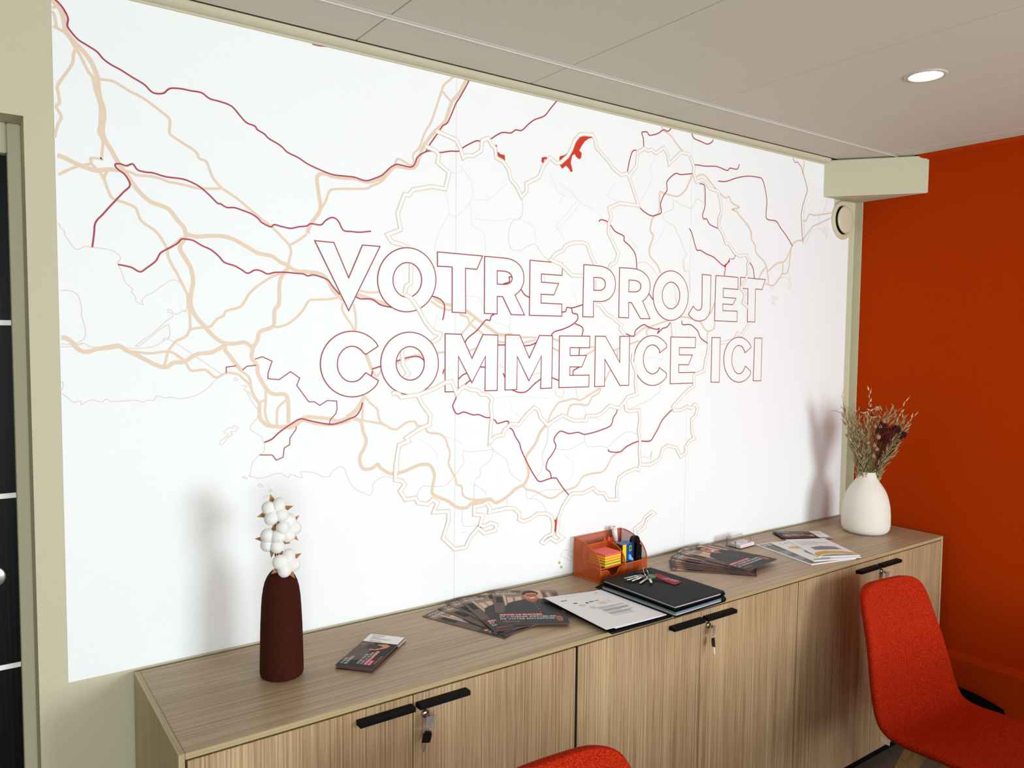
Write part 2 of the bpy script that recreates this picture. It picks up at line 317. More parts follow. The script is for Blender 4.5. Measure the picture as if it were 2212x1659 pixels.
MAP = """
W A 325,0 350,18 385,60 405,110 415,170 430,215 470,265 520,315 565,370 590,410 612,460 625,510 630,570 640,630 660,690 665,750 655,830 668,890 710,960 750,1030 790,1090 830,1145 880,1215 930,1265 970,1295 1030,1315 1080,1340 1110,1375 1140,1415 1175,1455 1190,1500
W A 1190,1495 1250,1515 1330,1510 1400,1510 1460,1520 1520,1545 1580,1580 1650,1620 1710,1632 1745,1642 1790,1675 1850,1702
W D 1830,212 1890,250 1960,258 2030,265 2074,285 2100,320 2125,370 2160,410 2200,440 2250,470
M A 340,-10 375,20 410,65 435,120 430,165 455,205 500,255 560,293 620,332 660,378 710,415 770,447 840,492 920,540 960,580 990,598 1045,598 1085,568 1150,568 1220,582 1290,595 1340,632 1410,652 1480,680 1530,735 1575,785 1630,808 1645,830 1690,858 1720,888 1778,922 1808,945 1838,975 1908,1010 1968,1050 2048,1088 2128,1118 2208,1128 2268,1135 2308,1150 2348,1157 2388,1145 2438,1125 2468,1100 2503,1068 2538,1052
M B 725,1068 760,1052 800,1060 850,1070 875,1050 890,1010 920,985 960,968 1000,968 1040,977 1100,968 1160,968 1185,945 1225,922 1270,902 1300,905 1340,895 1365,888 1400,865 1440,848 1490,852 1520,832 1560,835 1600,798 1640,768 1705,742 1740,700 1785,645
M B 1225,510 1200,560 1160,630 1140,660 1115,720 1085,785 1055,805 1035,835 1010,870 975,920 960,945 945,975
m B 200,262 220,285 260,295 320,300 410,319
M A 590,1583 602,1490 605,1445 620,1410 655,1375 700,1325 750,1272 790,1230 832,1185 800,1120 760,1090 738,1065 740,1050 770,1050 810,1062 848,1050 880,1088 930,1102 980,1108 1060,1132 1160,1145 1220,1165 1280,1198 1340,1250 1390,1300 1410,1305 1450,1328 1500,1330 1560,1350 1610,1370 1650,1398 1675,1425 1730,1452 1755,1438 1800,1450 1860,1462 1910,1452 1960,1447 1990,1432 2052,1440 2082,1412 2118,1393 2148,1400 2170,1425 2183,1455 2203,1478 2248,1482 2298,1487 2373,1480
M D 755,212 800,220 845,232 880,253 905,257 940,232 965,215 1000,185 1025,140 1070,112 1130,80 1160,50 1190,50 1235,58 1290,90 1350,118 1400,160 1435,198 1500,220 1545,245 1585,268 1630,247 1670,253 1712,272 1760,262 1830,262 1890,268 1940,272 1970,285 2000,278 2050,290 2098,312 2128,352 2173,404
M E 500,537 530,550 600,552 650,585 690,598 735,605
R A 430,215 470,290 510,350 560,450 590,490 605,560 620,610 640,680 640,790 632,850 658,905 650,1005 645,1018 585,1012 585,1045 610,1075 640,1105 670,1160 690,1215 715,1265 750,1282 830,1310 870,1335 885,1375 910,1420 1000,1485 1060,1575 1072,1615 1080,1655 1120,1734
R D 1120,245 1170,345 1200,410 1208,480 1215,560 1215,620 1195,665 1165,685 1130,700 1110,720 1075,770 1060,830 1045,865
R A 480,320 470,350 465,400 440,445 370,545 372,590 380,660 358,682 392,745 370,800 350,880 345,985
R A 318,70 345,90 362,180
R A 318,160 365,182 400,200 430,225
R A 318,60 340,48 365,45
W A 340,985 400,1005 450,1030 510,1058 570,1080 620,1092 690,1085 760,1090
R A 690,1088 760,1090 800,1095 840,1105 880,1122 970,1130 1030,1145 1080,1165 1140,1175 1220,1195 1280,1207 1415,1207
R A 340,1140 420,1095 500,1065 585,1048
R A 690,1090 672,1120 668,1160
R A 560,450 590,490 640,508 720,520 790,560 830,585 900,620 960,660 1030,715 1085,765 1083,845 1100,870 1160,910 1250,970 1275,1015 1320,1035 1345,1100 1370,1150 1420,1205 1480,1245 1540,1290 1640,1375 1740,1455 1800,1515 1850,1570 1862,1620 1850,1659 1845,1705
W B 190,1495 205,1440 270,1345 262,1250 250,1150 262,1120 300,1112 350,1130 430,1140 500,1145 570,1165 640,1150 690,1125 730,1080 760,1065 850,1078 885,1060 905,1010 925,950 960,895 1010,835 1060,790 1080,750 1115,650 1160,600 1205,510
R B 190,1495 235,1395 300,1300 330,1225 380,1210 560,1208 600,1190 660,1165 700,1120 745,1060 765,1018 800,1030 850,1060 870,1040 865,990 905,945 940,850 985,770 1048,580 1060,548 1090,520 1130,488
R B 1048,580 1110,655
R B 70,1572 130,1540 185,1500
W A 1190,1500 1185,1524 1155,1569 1155,1604 1190,1659 1222,1719
W D 1155,125 1190,180 1222,240 1235,320 1222,400 1220,470 1250,540 1310,610 1350,655 1390,690 1440,715 1500,718 1560,710 1600,730 1615,755 1610,810 1645,860 1650,910 1690,985 1720,1025 1760,1042 1810,1040 1840,1065 1845,1150 1845,1228
R D 1165,38 1130,70 1090,105 1070,112
W D 370,675 420,682 455,705 490,745 530,768 570,768 620,752 690,745 765,735 810,762 870,790 940,825 1000,855 1065,868 1110,840 1180,832 1260,785 1350,775 1410,745 1440,728
R D 850,768 960,780 1070,768 1120,785 1180,830 1215,885 1250,890 1310,885 1345,910 1385,935 1450,905 1520,915 1560,945 1600,985 1620,1040 1660,1100
W D 1660,1090 1660,1170 1670,1205 1710,1240 1760,1248 1820,1250 1870,1235 1950,1190 2000,1188 2038,1192 2108,1199 2158,1214 2218,1194 2268,1159 2308,1104 2333,1055
R D 1440,715 1440,760 1470,795 1510,850 1550,895 1590,930 1608,980
W D 1440,715 1440,760 1470,795 1510,850 1550,895
R D 1215,625 1310,612 1350,605 1390,560 1430,540 1450,508 1540,480 1590,405 1640,355 1730,295 1800,265 1845,235 1865,230
W D 1845,230 1800,290 1787,350 1785,460 1755,510 1748,605 1665,640 1645,700 1615,750
R D 1748,608 1790,610 1860,580 1930,515 1975,445 2010,437 2100,434 2178,420
R D 1700,1010 1700,1080 1695,1150 1710,1210 1730,1240
R D 1665,1090 1700,1080
R D 1835,1075 1785,1120 1772,1160 1772,1245
R D 1760,1248 1850,1260 1900,1240 1938,1213 2028,1234 2128,1239 2208,1224 2243,1207
M D 1690,1350 1740,1328 1780,1290 1820,1260 1850,1240 1920,1200 1990,1213 2108,1234 2178,1222 2233,1199 2278,1179 2308,1134 2318,1094
m D 1630,817 1678,802 1740,830 1715,905 1713,942 1785,948 1858,897 1917,938 1898,985 1975,1090 2012,1090 2045,1113 2093,1082 2153,1085 2156,1134 2148,1166 2113,1204 2106,1234
m D 1447,905 1447,868 1510,860
m D 1550,887 1580,862 1640,856
m D 1895,1248 1892,1268 1855,1320 1852,1365 1818,1385 1810,1445 1767,1463 1742,1430 1660,1430
T A 355,1420 380,1435 385,1455 412,1480 418,1510 485,1595 540,1578 590,1585
T D 590,102 690,115 745,138 770,165 765,185 752,205 770,240 785,280 805,330 850,370 840,385 868,420 870,445 915,470 908,440 945,405 980,390 1040,345 1100,312 1150,325 1190,390 1195,480 1185,515 1175,505 1125,530 1085,500 1072,510 1108,540 1060,575 985,645 875,725 880,732 905,722 1058,603 1083,613 1083,675 1040,705 985,735 930,745 810,745 760,720 730,722 640,738 580,738 535,715 480,722 370,720
T D 370,378 450,380 500,412 522,490 522,540 547,635 535,690 480,715
T D 372,735 440,738 480,730 530,720
T D 1040,705 1095,697 1420,915
T D 380,957 403,968 398,1010 388,1013 388,1030 430,1060 470,1093 515,1085 522,1108 560,1085 600,1078 648,1093 678,1072 712,1088 780,1085 870,1080 915,1092 940,1080 985,1080 1005,1053 1060,1065 1100,1060 1160,1070 1250,1050 1320,1010 1370,960 1420,915 1460,905
T D 1495,945 1510,935 1520,948 1505,955 1495,945
T D 1540,985 1580,990 1560,1010 1610,1035
T D 1578,1030 1640,1130 1655,1110 1590,1030
T D 1430,1280 1455,1265 1460,1255 1490,1255 1495,1243 1522,1255 1505,1278 1475,1282 1487,1300 1465,1315 1420,1365 1405,1358 1410,1340 1440,1320 1462,1298 1430,1285
T D 1645,1180 1645,1200 1625,1215 1602,1265 1675,1315 1680,1340 1690,1360 1688,1410 1660,1430 1615,1480 1600,1558 1590,1560
T G 405,793 490,808 600,776 660,804 672,783 720,800 750,802 735,770 770,768 830,775 880,800 925,795 935,770 985,735 1020,750 1030,785 1070,860 1110,890 1150,905 1180,920 1200,880 1200,850 1225,820 1270,798 1310,803 1340,815
T G 365,800 385,797 395,812 375,810 365,800
T G 465,850 480,845 495,860 480,865 465,850
T G 535,885 545,880 555,892 545,895 535,885
T G 500,932 530,920 580,935
R E 20,1360 60,1365 160,1325 250,1345 350,1350 430,1335 465,1318
W E 440,1305 490,1270 530,1215 555,1170
R E 560,1175 590,1215 635,1255 642,1300 660,1340 690,1360
R E 545,1180 540,1320
R E 460,1310 560,1330 640,1345 690,1360 720,1378 760,1385 800,1355 840,1335 880,1338 890,1360 920,1365 945,1362
W E 470,1312 530,1335 545,1400 565,1450 555,1500 528,1550 525,1600 545,1635 580,1640 610,1630 640,1608 660,1635 717,1667 747,1667 807,1654 897,1614 952,1609 982,1624 1002,1679
W G 1575,735 1595,790 1580,870 1582,908 1620,930 1680,955 1740,995 1800,997 1830,970 1900,950
W H 490,975 560,955 620,945 650,965 690,950 740,915 780,875 830,850 860,800 862,750 845,690 860,650 905,590 940,510 985,460
R H 985,455 1005,400 1030,360 1055,325 1100,312 1150,300 1195,308 1250,275 1320,232
R H 1110,405 1130,345 1180,335 1240,340 1270,290 1310,265 1325,230
R H 1350,185 1400,90
R H 830,855 850,880 900,890 950,915 990,935 1030,930 1080,895 1160,865 1190,830 1210,800 1260,780 1340,765 1380,705 1400,670 1460,630 1480,615 1560,575 1640,570 1680,510 1720,430 1780,370
R H 205,480 220,515 290,525 330,555 345,600 360,640 355,690 352,720 395,810 405,850 435,860 445,920 500,945 560,945 620,938 640,965
M H 410,270 385,325 378,350 395,390 415,397 450,385 505,403 545,402 590,420 618,422 650,440 665,458 730,443 735,480 760,500 780,545 805,585 815,625 845,690 870,740 905,800 935,830 1000,810 1040,808 1055,830 1090,880 1120,915
M H 1375,622 1380,638 1450,640 1490,605 1565,572 1640,570 1665,535 1690,495 1720,435 1780,370
M H 1430,360 1425,390 1405,420 1390,470 1340,495 1280,515 1220,528 1180,515 1120,523 1065,508 1025,560 1038,605 1010,660 985,695 975,745 1000,770 1008,808
E E 730,1160 745,1152 775,1162 790,1180 895,1165 1000,1125 1070,1085 1110,1078 1145,1160 1160,1135 1190,1110 1230,1130 1275,1135 1300,1160 1345,1165 1370,1195 1360,1230 1368,1300 1360,1380 1355,1465 1390,1430 1440,1420 1445,1395 1490,1350 1540,1355 1600,1280 1640,1245 1665,1260 1680,1310 1705,1335 1725,1358 1770,1325 1820,1295 1890,1328 1970,1328 1975,1300 2040,1298 2074,1280 2121,1234 2181,1249 2216,1209 2236,1179 2296,1159
E H 1495,290 1555,270 1545,200 1550,130 1525,60 1530,10
E E 895,1165 920,1220 975,1295 970,1355 900,1385 820,1440 835,1460 775,1485 762,1560 758,1659
E H 15,700 10,775 10,820 50,825 70,850 40,890 75,945 140,935 155,965 215,975 250,945 280,965 255,1025 350,1020 350,1080 315,1190 390,1262 460,1250 490,1185 540,1125 580,1160 650,1140 655,1105 620,1095 580,1115 550,1110 570,1045 515,1040 515,990 570,980 590,965 615,1000 610,1025 720,1000 770,1002 805,1035 800,1070 830,1085 870,1070 920,1035 980,1035 1010,1055 1020,1100 1015,1165 970,1185 945,1215 960,1225 1000,1190 1040,1215 1080,1190 1045,1165 1055,1060 1080,990 1130,915 1150,905 1210,905 1275,872 1305,902 1345,905 1370,945 1430,945 1425,870 1440,805 1480,775 1545,748 1565,755 1575,720 1640,722 1700,685 1720,620 1750,600 1805,612 1835,670 1870,645 1865,610 1890,570 1922,555 1905,500 1905,430 1925,415 1945,360 1925,335 1905,360 1875,350 1840,372 1795,375 1785,350 1820,310 1880,245 1920,220 1920,150 1985,120 1995,50 2010,0
E H 1480,320 1485,370 1505,380 1570,372 1575,440 1565,500 1575,570 1570,630 1578,720
E F 1103,960 1120,890 1125,835
D F 1195,835 1290,815 1310,770 1340,785 1360,745 1385,705
E F 1378,605 1345,575 1358,515 1330,480 1360,430 1378,390 1375,330 1385,305 1365,270 1320,275 1290,255 1255,200 1235,195 1220,140 1190,90 1190,40 1205,0
D C 20,745 30,745 75,705 100,660 120,605 150,568 180,562 235,568 250,600 260,650 340,740 370,785 420,825 455,815 470,840 530,1020 410,1005 340,1035 345,1065 355,1090 340,1130 335,1190 400,1330 380,1385 350,1400 340,1430
D C 465,835 515,770 525,680 565,655 590,670 610,660 640,685 690,650 715,690 725,755 800,680 850,690 870,735 885,780 880,810 900,870 935,855 960,870 985,910 1040,930 1055,1000 1060,1060 1040,1150 1055,1175
D B 1010,838 1140,895 1170,960 1185,1010 1210,995 1250,998 1300,965 1305,900 1345,885 1365,925 1390,950 1395,1010 1440,1035 1475,1085 1490,1150 1525,1190 1558,1260 1590,1225 1590,1175 1670,1135 1700,1060 1740,1010 1780,1045 1808,1041
D B 940,935 1010,965 1030,995 1020,1040 1095,1105 1070,1210 985,1195 865,1215 835,1250 810,1245 765,1365 785,1470 700,1503 730,1550 790,1565 840,1590
D E 852,318 850,450 820,470 810,520
E E 810,520 850,545 895,610 950,710 1000,765 1040,775 1030,800 985,828
D E 792,880 800,970 835,1030 800,1060
D E 2030,335 2000,270 1980,205 1950,190 1890,190 1840,210 1825,240 1780,260 1745,300 1810,330
E E 1745,300 1810,330 1880,400 1950,402
D F 405,585 430,590 475,650 500,660 570,720 560,745 592,780
M C 275,1122 290,1110 325,1120 350,1145 380,1185 435,1215 437,1245 470,1275 510,1335 518,1425
M C 530,1022 560,1055 610,1085 640,1080 675,1065 670,1010 690,955 712,920 712,865 765,815 800,822 875,815
M C 885,785 890,760 960,768 1030,770 1095,795 1115,780 1160,787 1175,755
M C 1038,863 1090,865 1150,845 1220,832 1290,838 1325,860 1350,980 1345,1085 1360,1110 1410,1120 1440,1165 1480,1220 1515,1280
M C 920,880 945,885 955,910 955,1020 940,1075 945,1105 965,1105 985,1140 1035,1165
m C 1062,1180 1078,1220 1088,1265 1105,1277
M C 853,1168 870,1195 900,1300 925,1305 965,1330 1010,1350 1065,1400 1085,1405
M C 870,560 885,590 930,610 970,627 1000,612 1007,595
M C 738,528 715,545 690,535 650,560 600,570 585,550 565,548 550,555 560,590 563,645
M C 515,665 490,675 470,740 457,815
m C 1515,715 1530,745 1545,740 1570,770 1582,810 1605,890 1612,920 1580,1020 1570,1080 1575,1180 1582,1260
M C 1085,1420 1078,1468
m C 1120,1362 1140,1360 1150,1335
M C 1235,1375 1262,1420 1270,1485
M F 955,688 960,715 1010,715 1055,755 1075,800 1120,835
M F 590,770 645,790 660,750 710,715 740,730 790,745 810,740 800,770 830,740 860,730 880,700
M E 1815,635 1840,630 1850,605 1880,608 1950,588
M E 1880,608 1885,640 1915,650 1915,685 1875,720 1820,745 1770,760 1745,788
M E 1900,708 1950,735 1945,785
M E 1385,648 1365,660 1355,688 1330,685 1300,720 1270,755 1215,800 1195,835
M E 985,533 1035,550 1065,590 1060,660 1052,685
M E 1555,490 1580,525 1612,542
M E 1150,1068 1185,1035 1215,1025
M E 1185,1108 1230,1070
M E 1440,1025 1458,1065
M E 1495,1130 1540,1148 1590,1142 1640,1095 1685,1060
M E 1400,845 1458,845
M E 1570,851 1620,845 1665,822
M E 1290,985 1330,988
M E 1440,455 1480,440 1480,410 1500,412
M E 600,1000 660,980
M E 750,952 830,925 900,920 940,950
M E 598,1045 605,1010
M E 1750,1053 1800,1073
M E 1930,862 1925,915
M E 1890,1042 1890,1010 1928,987
M E 1062,1000 1055,1030
M F 743,517 770,555
R E 525,497 590,510 655,505
W E 505,520 580,545 680,580 740,602
R E 978,565 1040,605 1095,622 1115,612
W E 995,543 1060,580 1115,590
R E 1160,650 1215,670 1230,710 1315,775
W E 1205,625 1310,705 1400,770 1430,780 1500,778
R E 1165,785 1260,675
R E 415,575 415,630 470,715 488,755
R E 485,585 500,680 495,755
W E 555,880 600,1000
R E 600,1000 630,1045 660,1010
R E 510,860 560,895
R E 750,967 830,935 880,910 935,918
R E 1408,825 1455,828
R E 1550,795 1655,797
R E 1565,832 1650,812
R E 1225,882 1275,863
R E 1020,895 1070,890
R E 1755,803 1805,822
R E 1755,862 1800,887
R E 1990,858 2030,858
R E 1965,912 2030,873
R F 1310,0 1360,60 1400,120 1400,165 1425,210 1430,255 1480,310 1500,355 1510,370 1560,325 1610,310 1640,260 1660,210
R F 1500,365 1508,420 1510,450
R F 1490,350 1460,390 1450,420
R F 1600,320 1600,380 1570,430 1540,465 1490,452
R F 1655,215 1635,370 1600,390
R F 1660,205 1690,180 1730,170 1790,90 1830,70 1915,28
R F 1730,50 1750,50 1770,10 1800,15 1850,10 1915,0
T F 1830,15 1835,80
R C 875,820 850,880 830,920 780,960 700,945 665,938 662,1060 620,1100 605,1180 625,1215 600,1290 605,1345 650,1400 672,1455
R C 895,840 920,825 950,825 990,870 1040,930 1085,970 1110,962 1125,1000 1170,1025 1165,1035 1130,1045 1160,1060 1180,1090 1240,1160 1250,1215
R C 678,515 695,545 735,570 770,620 815,675
R C 1592,735 1580,820
T C 1597,1000 1588,1080 1590,1180 1592,1255
T C 1740,970 1725,1030 1708,1075
R F 735,735 860,690 960,665 1050,680 1130,650 1165,575
R F 650,790 700,745 740,725
R F 515,882 620,840 685,818
R F 735,785 730,750 760,735
R F 1068,690 1115,755 1160,740 1165,695
R F 1120,755 1115,835
R F 885,700 892,793
T F 460,1080 500,1000
R F 545,880 540,920
T F 1490,455 1520,460 1530,490 1545,465 1580,420 1620,410 1640,440 1635,485 1655,460 1645,430 1640,375
T F 1530,535 1560,540 1565,550 1540,555 1530,535
T F 1530,570 1550,572 1545,582 1530,578 1530,570
T F 1740,215 1760,170 1790,110 1850,105 1860,130 1870,90 1880,165 1890,90
D H 1548,1178 1540,1130 1590,1095 1605,1060 1650,1022 1668,1035 1620,1070 1605,1120 1560,1160
T H 1138,1340 1080,1310 1070,1300 1100,1265 1145,1285
T H 1142,1320 1115,1300 1125,1285
T B 1560,1265 1568,1350 1545,1400 1500,1415 1475,1500 1490,1590 1550,1603 1605,1572 1648,1568 1700,1640 1740,1665
T H 985,470 985,550 975,600 950,650 955,720 930,780 880,830
T H 640,625 480,640 450,630 440,670 450,710 395,785
T H 640,625 620,690 555,745 555,790 515,840 515,1000
T H 615,575 640,630 720,690 750,780 820,830
T H 150,945 155,900 185,860 250,860 330,855 395,785
T H 1040,620 1120,625 1220,575 1240,605 1340,605 1370,610 1440,545 1495,512 1560,525
T H 1222,528 1220,570
g H 1195,310 1235,405 1230,530
T H 1510,365 1620,315 1705,250 1700,215
T H 1585,670 1640,675 1650,635 1640,720
T H 725,985 730,930 800,880
T H 850,880 850,935 870,940 920,945 970,995 970,1030
T H 440,1000 445,1110 530,1110
T H 515,850 580,890 590,920
T H 870,940 970,885 1090,882
T H 440,1158 462,1155
g H 160,560 230,600 270,640 280,700
g H 230,490 300,530 390,560 440,590
g H 640,295 740,285 900,290 1000,300
g H 740,285 760,380 830,430 850,440
g H 1085,650 1140,700 1150,770 1120,840
g H 1190,420 1270,410 1330,440
T H 1035,235 1040,275 1080,290 1090,245
T H 1165,235 1180,300 1195,308
g B 1070,1220 1090,1300 1100,1360 1030,1480 1000,1590
g B 1165,1060 1240,1160 1250,1250 1230,1300 1140,1390 1090,1370
g B 1250,1280 1340,1280 1390,1245 1460,1180
g B 1250,1400 1330,1410 1430,1415 1500,1400
g B 1740,1105 1790,1230 1830,1250 1800,1310
g B 1860,1190 1920,1280 1820,1400 1780,1450 1830,1530
g B 1230,1300 1240,1440 1320,1490 1330,1620
g B 1545,1400 1640,1450 1650,1560
g B 1090,1105 1140,1110 1180,1095
T C 750,985 750,1040 692,1070 692,1110 755,1150 770,1180 800,1240 820,1300 838,1330 820,1370 825,1445
T C 755,985 862,1038 905,975 950,1000 945,900
T C 520,1390 570,1382 620,1420 655,1480
g C 20,870 120,960 160,1000 100,1080 0,1180
g C 160,1000 270,1060 330,1150
g C 380,870 330,960 410,1005
g C 640,700 600,780 620,850 530,1020
g C 700,1150 660,1240 600,1290
g E 1020,650 1000,740 1060,790
g E 1360,688 1480,730 1480,770
g E 1490,640 1480,760
g E 1210,530 1290,540 1320,620
T E 1420,955 1430,985 1450,988
T E 1590,1050 1640,1035 1680,1020
T E 1700,400 1710,440
g E 1885,470 1910,560 1930,620
g E 1000,220 1020,300
g F 100,1360 98,1440 60,1560
g F 600,140 700,260 680,320
g F 530,490 560,495
g F 720,570 770,595
g F 870,590 920,585 925,500
g F 720,930 770,920 830,940 840,880
g F 910,700 915,790
g F 800,960 800,1000
T F 960,300 970,370 1000,380 1010,510
T F 400,425 400,490
T F 408,425 408,490
T F 905,470 910,500 920,585
"""
LAKES_RAW = [
 ('C', 1, '160,575 225,575 235,585 210,592 185,610 165,640 150,668 165,682 162,715 150,724 132,710 120,690 105,700 95,745 108,800 95,806 85,785 65,765 40,785 20,750 25,705 60,695 100,660 120,630 140,600'),
 ('C', 1, '1115,1350 1112,1380 1092,1400 1085,1420 1072,1405 1098,1385'),
 ('B', 1, '1365,932 1400,928 1405,970 1425,988 1450,992 1454,1030 1438,1026 1405,1002 1392,962'),
 ('B', 1, '1688,1008 1718,1004 1722,1018 1704,1022 1698,1048 1686,1036'),
 ('H', 1, '1043,1050 1042,1130 1035,1158 1022,1140 1022,1078 1038,1072'),
 ('H', 0, '1060,1335 1068,1350 1058,1360 1050,1352'),
 ('H', 0, '1068,1365 1082,1375 1075,1388 1062,1380'),
]
# ------------------------------------------------------------------ room shell
CEIL = ROOM_Z1
b = MB(); b.box(ROOM_X0, ROOM_X1, ROOM_Y0, 0.4, -0.06, 0.0); structure(b.build('floor', FLOORM))
# mural wall with the door niche cut out of it (four boxes, one wall)
DX0, DX1, DZ = -0.80, 0.138, 2.172
b = MB()
b.box(ROOM_X0-.2, DX0, 0, 0.25, 0, CEIL+.15); b.box(DX1, ROOM_X1+.2, 0, 0.25, 0, CEIL+.15); b.box(DX0, DX1, 0, 0.25, DZ, CEIL+.15)
structure(b.build('wall_back', CREAM))
b = MB(); b.box(ROOM_X1, ROOM_X1+.2, ROOM_Y0-.2, 0, 0, CEIL+.15); structure(b.build('wall_right', ORANGE))
b = MB(); b.box(ROOM_X0-.2, ROOM_X0, ROOM_Y0-.2, 0, 0, CEIL+.15); structure(b.build('wall_left', CREAM))
b = MB()
xs = [ROOM_X0, WIN2[0], WIN2[1], WIN1[0], WIN1[1], ROOM_X1]
for i in range(5):
    x0, x1 = xs[i], xs[i+1]
    if i in (1, 3):
        b.box(x0, x1, ROOM_Y0-.2, ROOM_Y0, 0, .8); b.box(x0, x1, ROOM_Y0-.2, ROOM_Y0, 2.15, CEIL+.15)
    else: b.box(x0, x1, ROOM_Y0-.2, ROOM_Y0, 0, CEIL+.15)
structure(b.build('wall_front', CREAM))
WHITEF = mat('window_white', rgb(235, 235, 232), 0.4)
for n, (x0, x1, z0, z1) in enumerate((WIN1, WIN2)):
    b = MB(); y0, y1 = ROOM_Y0-.14, ROOM_Y0-.08; t = .05
    b.box(x0, x1, y0, y1, z0, z0+t); b.box(x0, x1, y0, y1, z1-t, z1)
    b.box(x0, x0+t, y0, y1, z0+t, z1-t); b.box(x1-t, x1, y0, y1, z0+t, z1-t)
    structure(b.build('window_%d' % (n+1), WHITEF))

# suspended ceiling: a dark void above, separate tiles, runner bars
b = MB(); b.box(ROOM_X0-.2, ROOM_X1+.2, ROOM_Y0-.2, 0.25, CEIL+.06, CEIL+.12)
ceil = structure(b.build('ceiling', VOID))
JX = [0.9196 + 0.6*k for k in range(-6, 5)]          # cross joints
RY = [-0.0315, -0.232, -1.432, -2.632, -3.832, ROOM_Y0]   # rows (runner lines)
bar = 0.0125
for i in range(len(RY)-1):
    for j in range(len(JX)+1):
        x0 = (ROOM_X0 if j == 0 else JX[j-1])+.0016; x1 = (ROOM_X1-.02 if j == len(JX) else JX[j])-.0016
        if x1-x0 < .02: continue
        y1 = RY[i]-(.003 if i == 0 else bar); y0 = RY[i+1]+bar
        b = MB(); b.box(x0, x1, y0, y1, CEIL, CEIL+.018, bevel=.0012, seg=1)
        b.build('ceiling_tile', TILE, ceil)
for y in RY[1:-1]:
    b = MB(); b.box(ROOM_X0, ROOM_X1-.02, y-bar+.0012, y+bar-.0012, CEIL+.0005, CEIL+.02)
    b.box(ROOM_X0, ROOM_X1-.02, y+bar-.0035, y+bar-.0012, CEIL-.0018, CEIL+.0005)
    b.build('runner_bar', RUNNER, ceil)

# cove moulding along the mural wall and the orange wall
MZ1 = 2.4808          # top of the mural
def cove(name, m, along, a0, a1):
    # quarter-round: from wall at z=MZ1-.006 up to the ceiling, 31 mm out
    prof = [(0, MZ1-.004)]
    R1, H = .0285, CEIL-.001-(MZ1-.004)
    prof += [(.005, MZ1-.004), (.007, MZ1+.001)]
    for k in range(9):
        a = PI/2*k/8; prof.append((.007+(R1-.007)*math.sin(a), MZ1+.001+(H-.005)*(1-math.cos(a))))
    prof.append((R1, CEIL-.001)); prof.append((0, CEIL-.001))
    vs = []; n = len(prof)
    for t in (a0, a1):
        for d, z in prof: vs.append((t, -d, z) if along == 'x' else (ROOM_X1-d, t, z))
    fs = [[k, (k+1) % n, n+(k+1) % n, n+k] for k in range(n)] + [list(range(n)), list(range(n, 2*n))[::-1]]
    bm = bmesh.new(); bv = [bm.verts.new(v) for v in vs]
    for f in fs: bm.faces.new([bv[i] for i in f])
    bmesh.ops.recalc_face_normals(bm, faces=bm.faces[:])
    bb = MB(); bb.bm_add(bm, 0, True); return structure(bb.build(name, m, sharp=40))
cove('trim_1', CREAM, 'x', ROOM_X0, 3.20)
cove('trim_2', ORANGE, 'y', ROOM_Y0, -0.30)
# boxed corner across the two walls, triangular in plan
b = MB(); b.prism([(3.189, -.0005), (ROOM_X1-.0005, -.0005), (ROOM_X1-.0005, -.334)], 2.334, CEIL-.006, bevel=.003)
structure(b.build('trim_3', CREAM))
# cream strip turning the corner onto the orange wall
b = MB(); b.box(ROOM_X1-.004, ROOM_X1, -.037, -.0003, .0, 2.334); structure(b.build('trim_4', CREAM))
# low boxed ledge painted orange along the orange wall
b = MB(); b.box(ROOM_X1-.088, ROOM_X1, ROOM_Y0, -.50, 0, .373, bevel=.003); structure(b.build('trim_5', ORANGE))

# black door in the niche with white inlaid strips
DLEAF = wood_mat('black_ash', 2, rgb(6, 6, 7), rgb(12, 12, 13), rgb(22, 22, 24), spec=.12)
INLAY = mat('white_inlay', rgb(245, 243, 238), 0.4)
door = bpy.data.objects.new('door_1', None); COL.objects.link(door); structure(door)
YD = 0.115
b = MB()      # frame
b.box(DX1-.028, DX1+.0, YD-.03, YD+.07, 0, DZ-.0, bevel=.004); b.box(DX0, DX1-.028, YD-.03, YD+.07, 2.102, DZ, bevel=.004); b.box(DX0, DX0+.03, YD-.03, YD+.07, 0, 2.102, bevel=.004)
b.build('door_frame', CREAM, door)
b = MB(); b.box(DX0+.03, DX1-.028, YD, YD+.04, 0.01, 2.102); b.build('door_leaf', DLEAF, door)
for z in (1.305, 1.7145, .8925, .48):
    b = MB(); b.box(DX0+.03, DX1-.0285, YD-.0012, YD+.002, z-.006, z+.006); b.build('inlay_strip', INLAY, door)
b = MB(); mt = Matrix.Translation((0.060, YD-.001, 1.115)) @ Matrix.Rotation(PI/2, 4, 'X')
b.lathe([(.026, 0), (.026, .006), (.022, .008)], n=24, mtx=mt)
b.tube([(0.060, YD-.008, 1.115), (0.060, YD-.045, 1.115), (0.04, YD-.055, 1.115), (-.06, YD-.055, 1.115)], .008)
b.build('door_handle', STEEL, door)

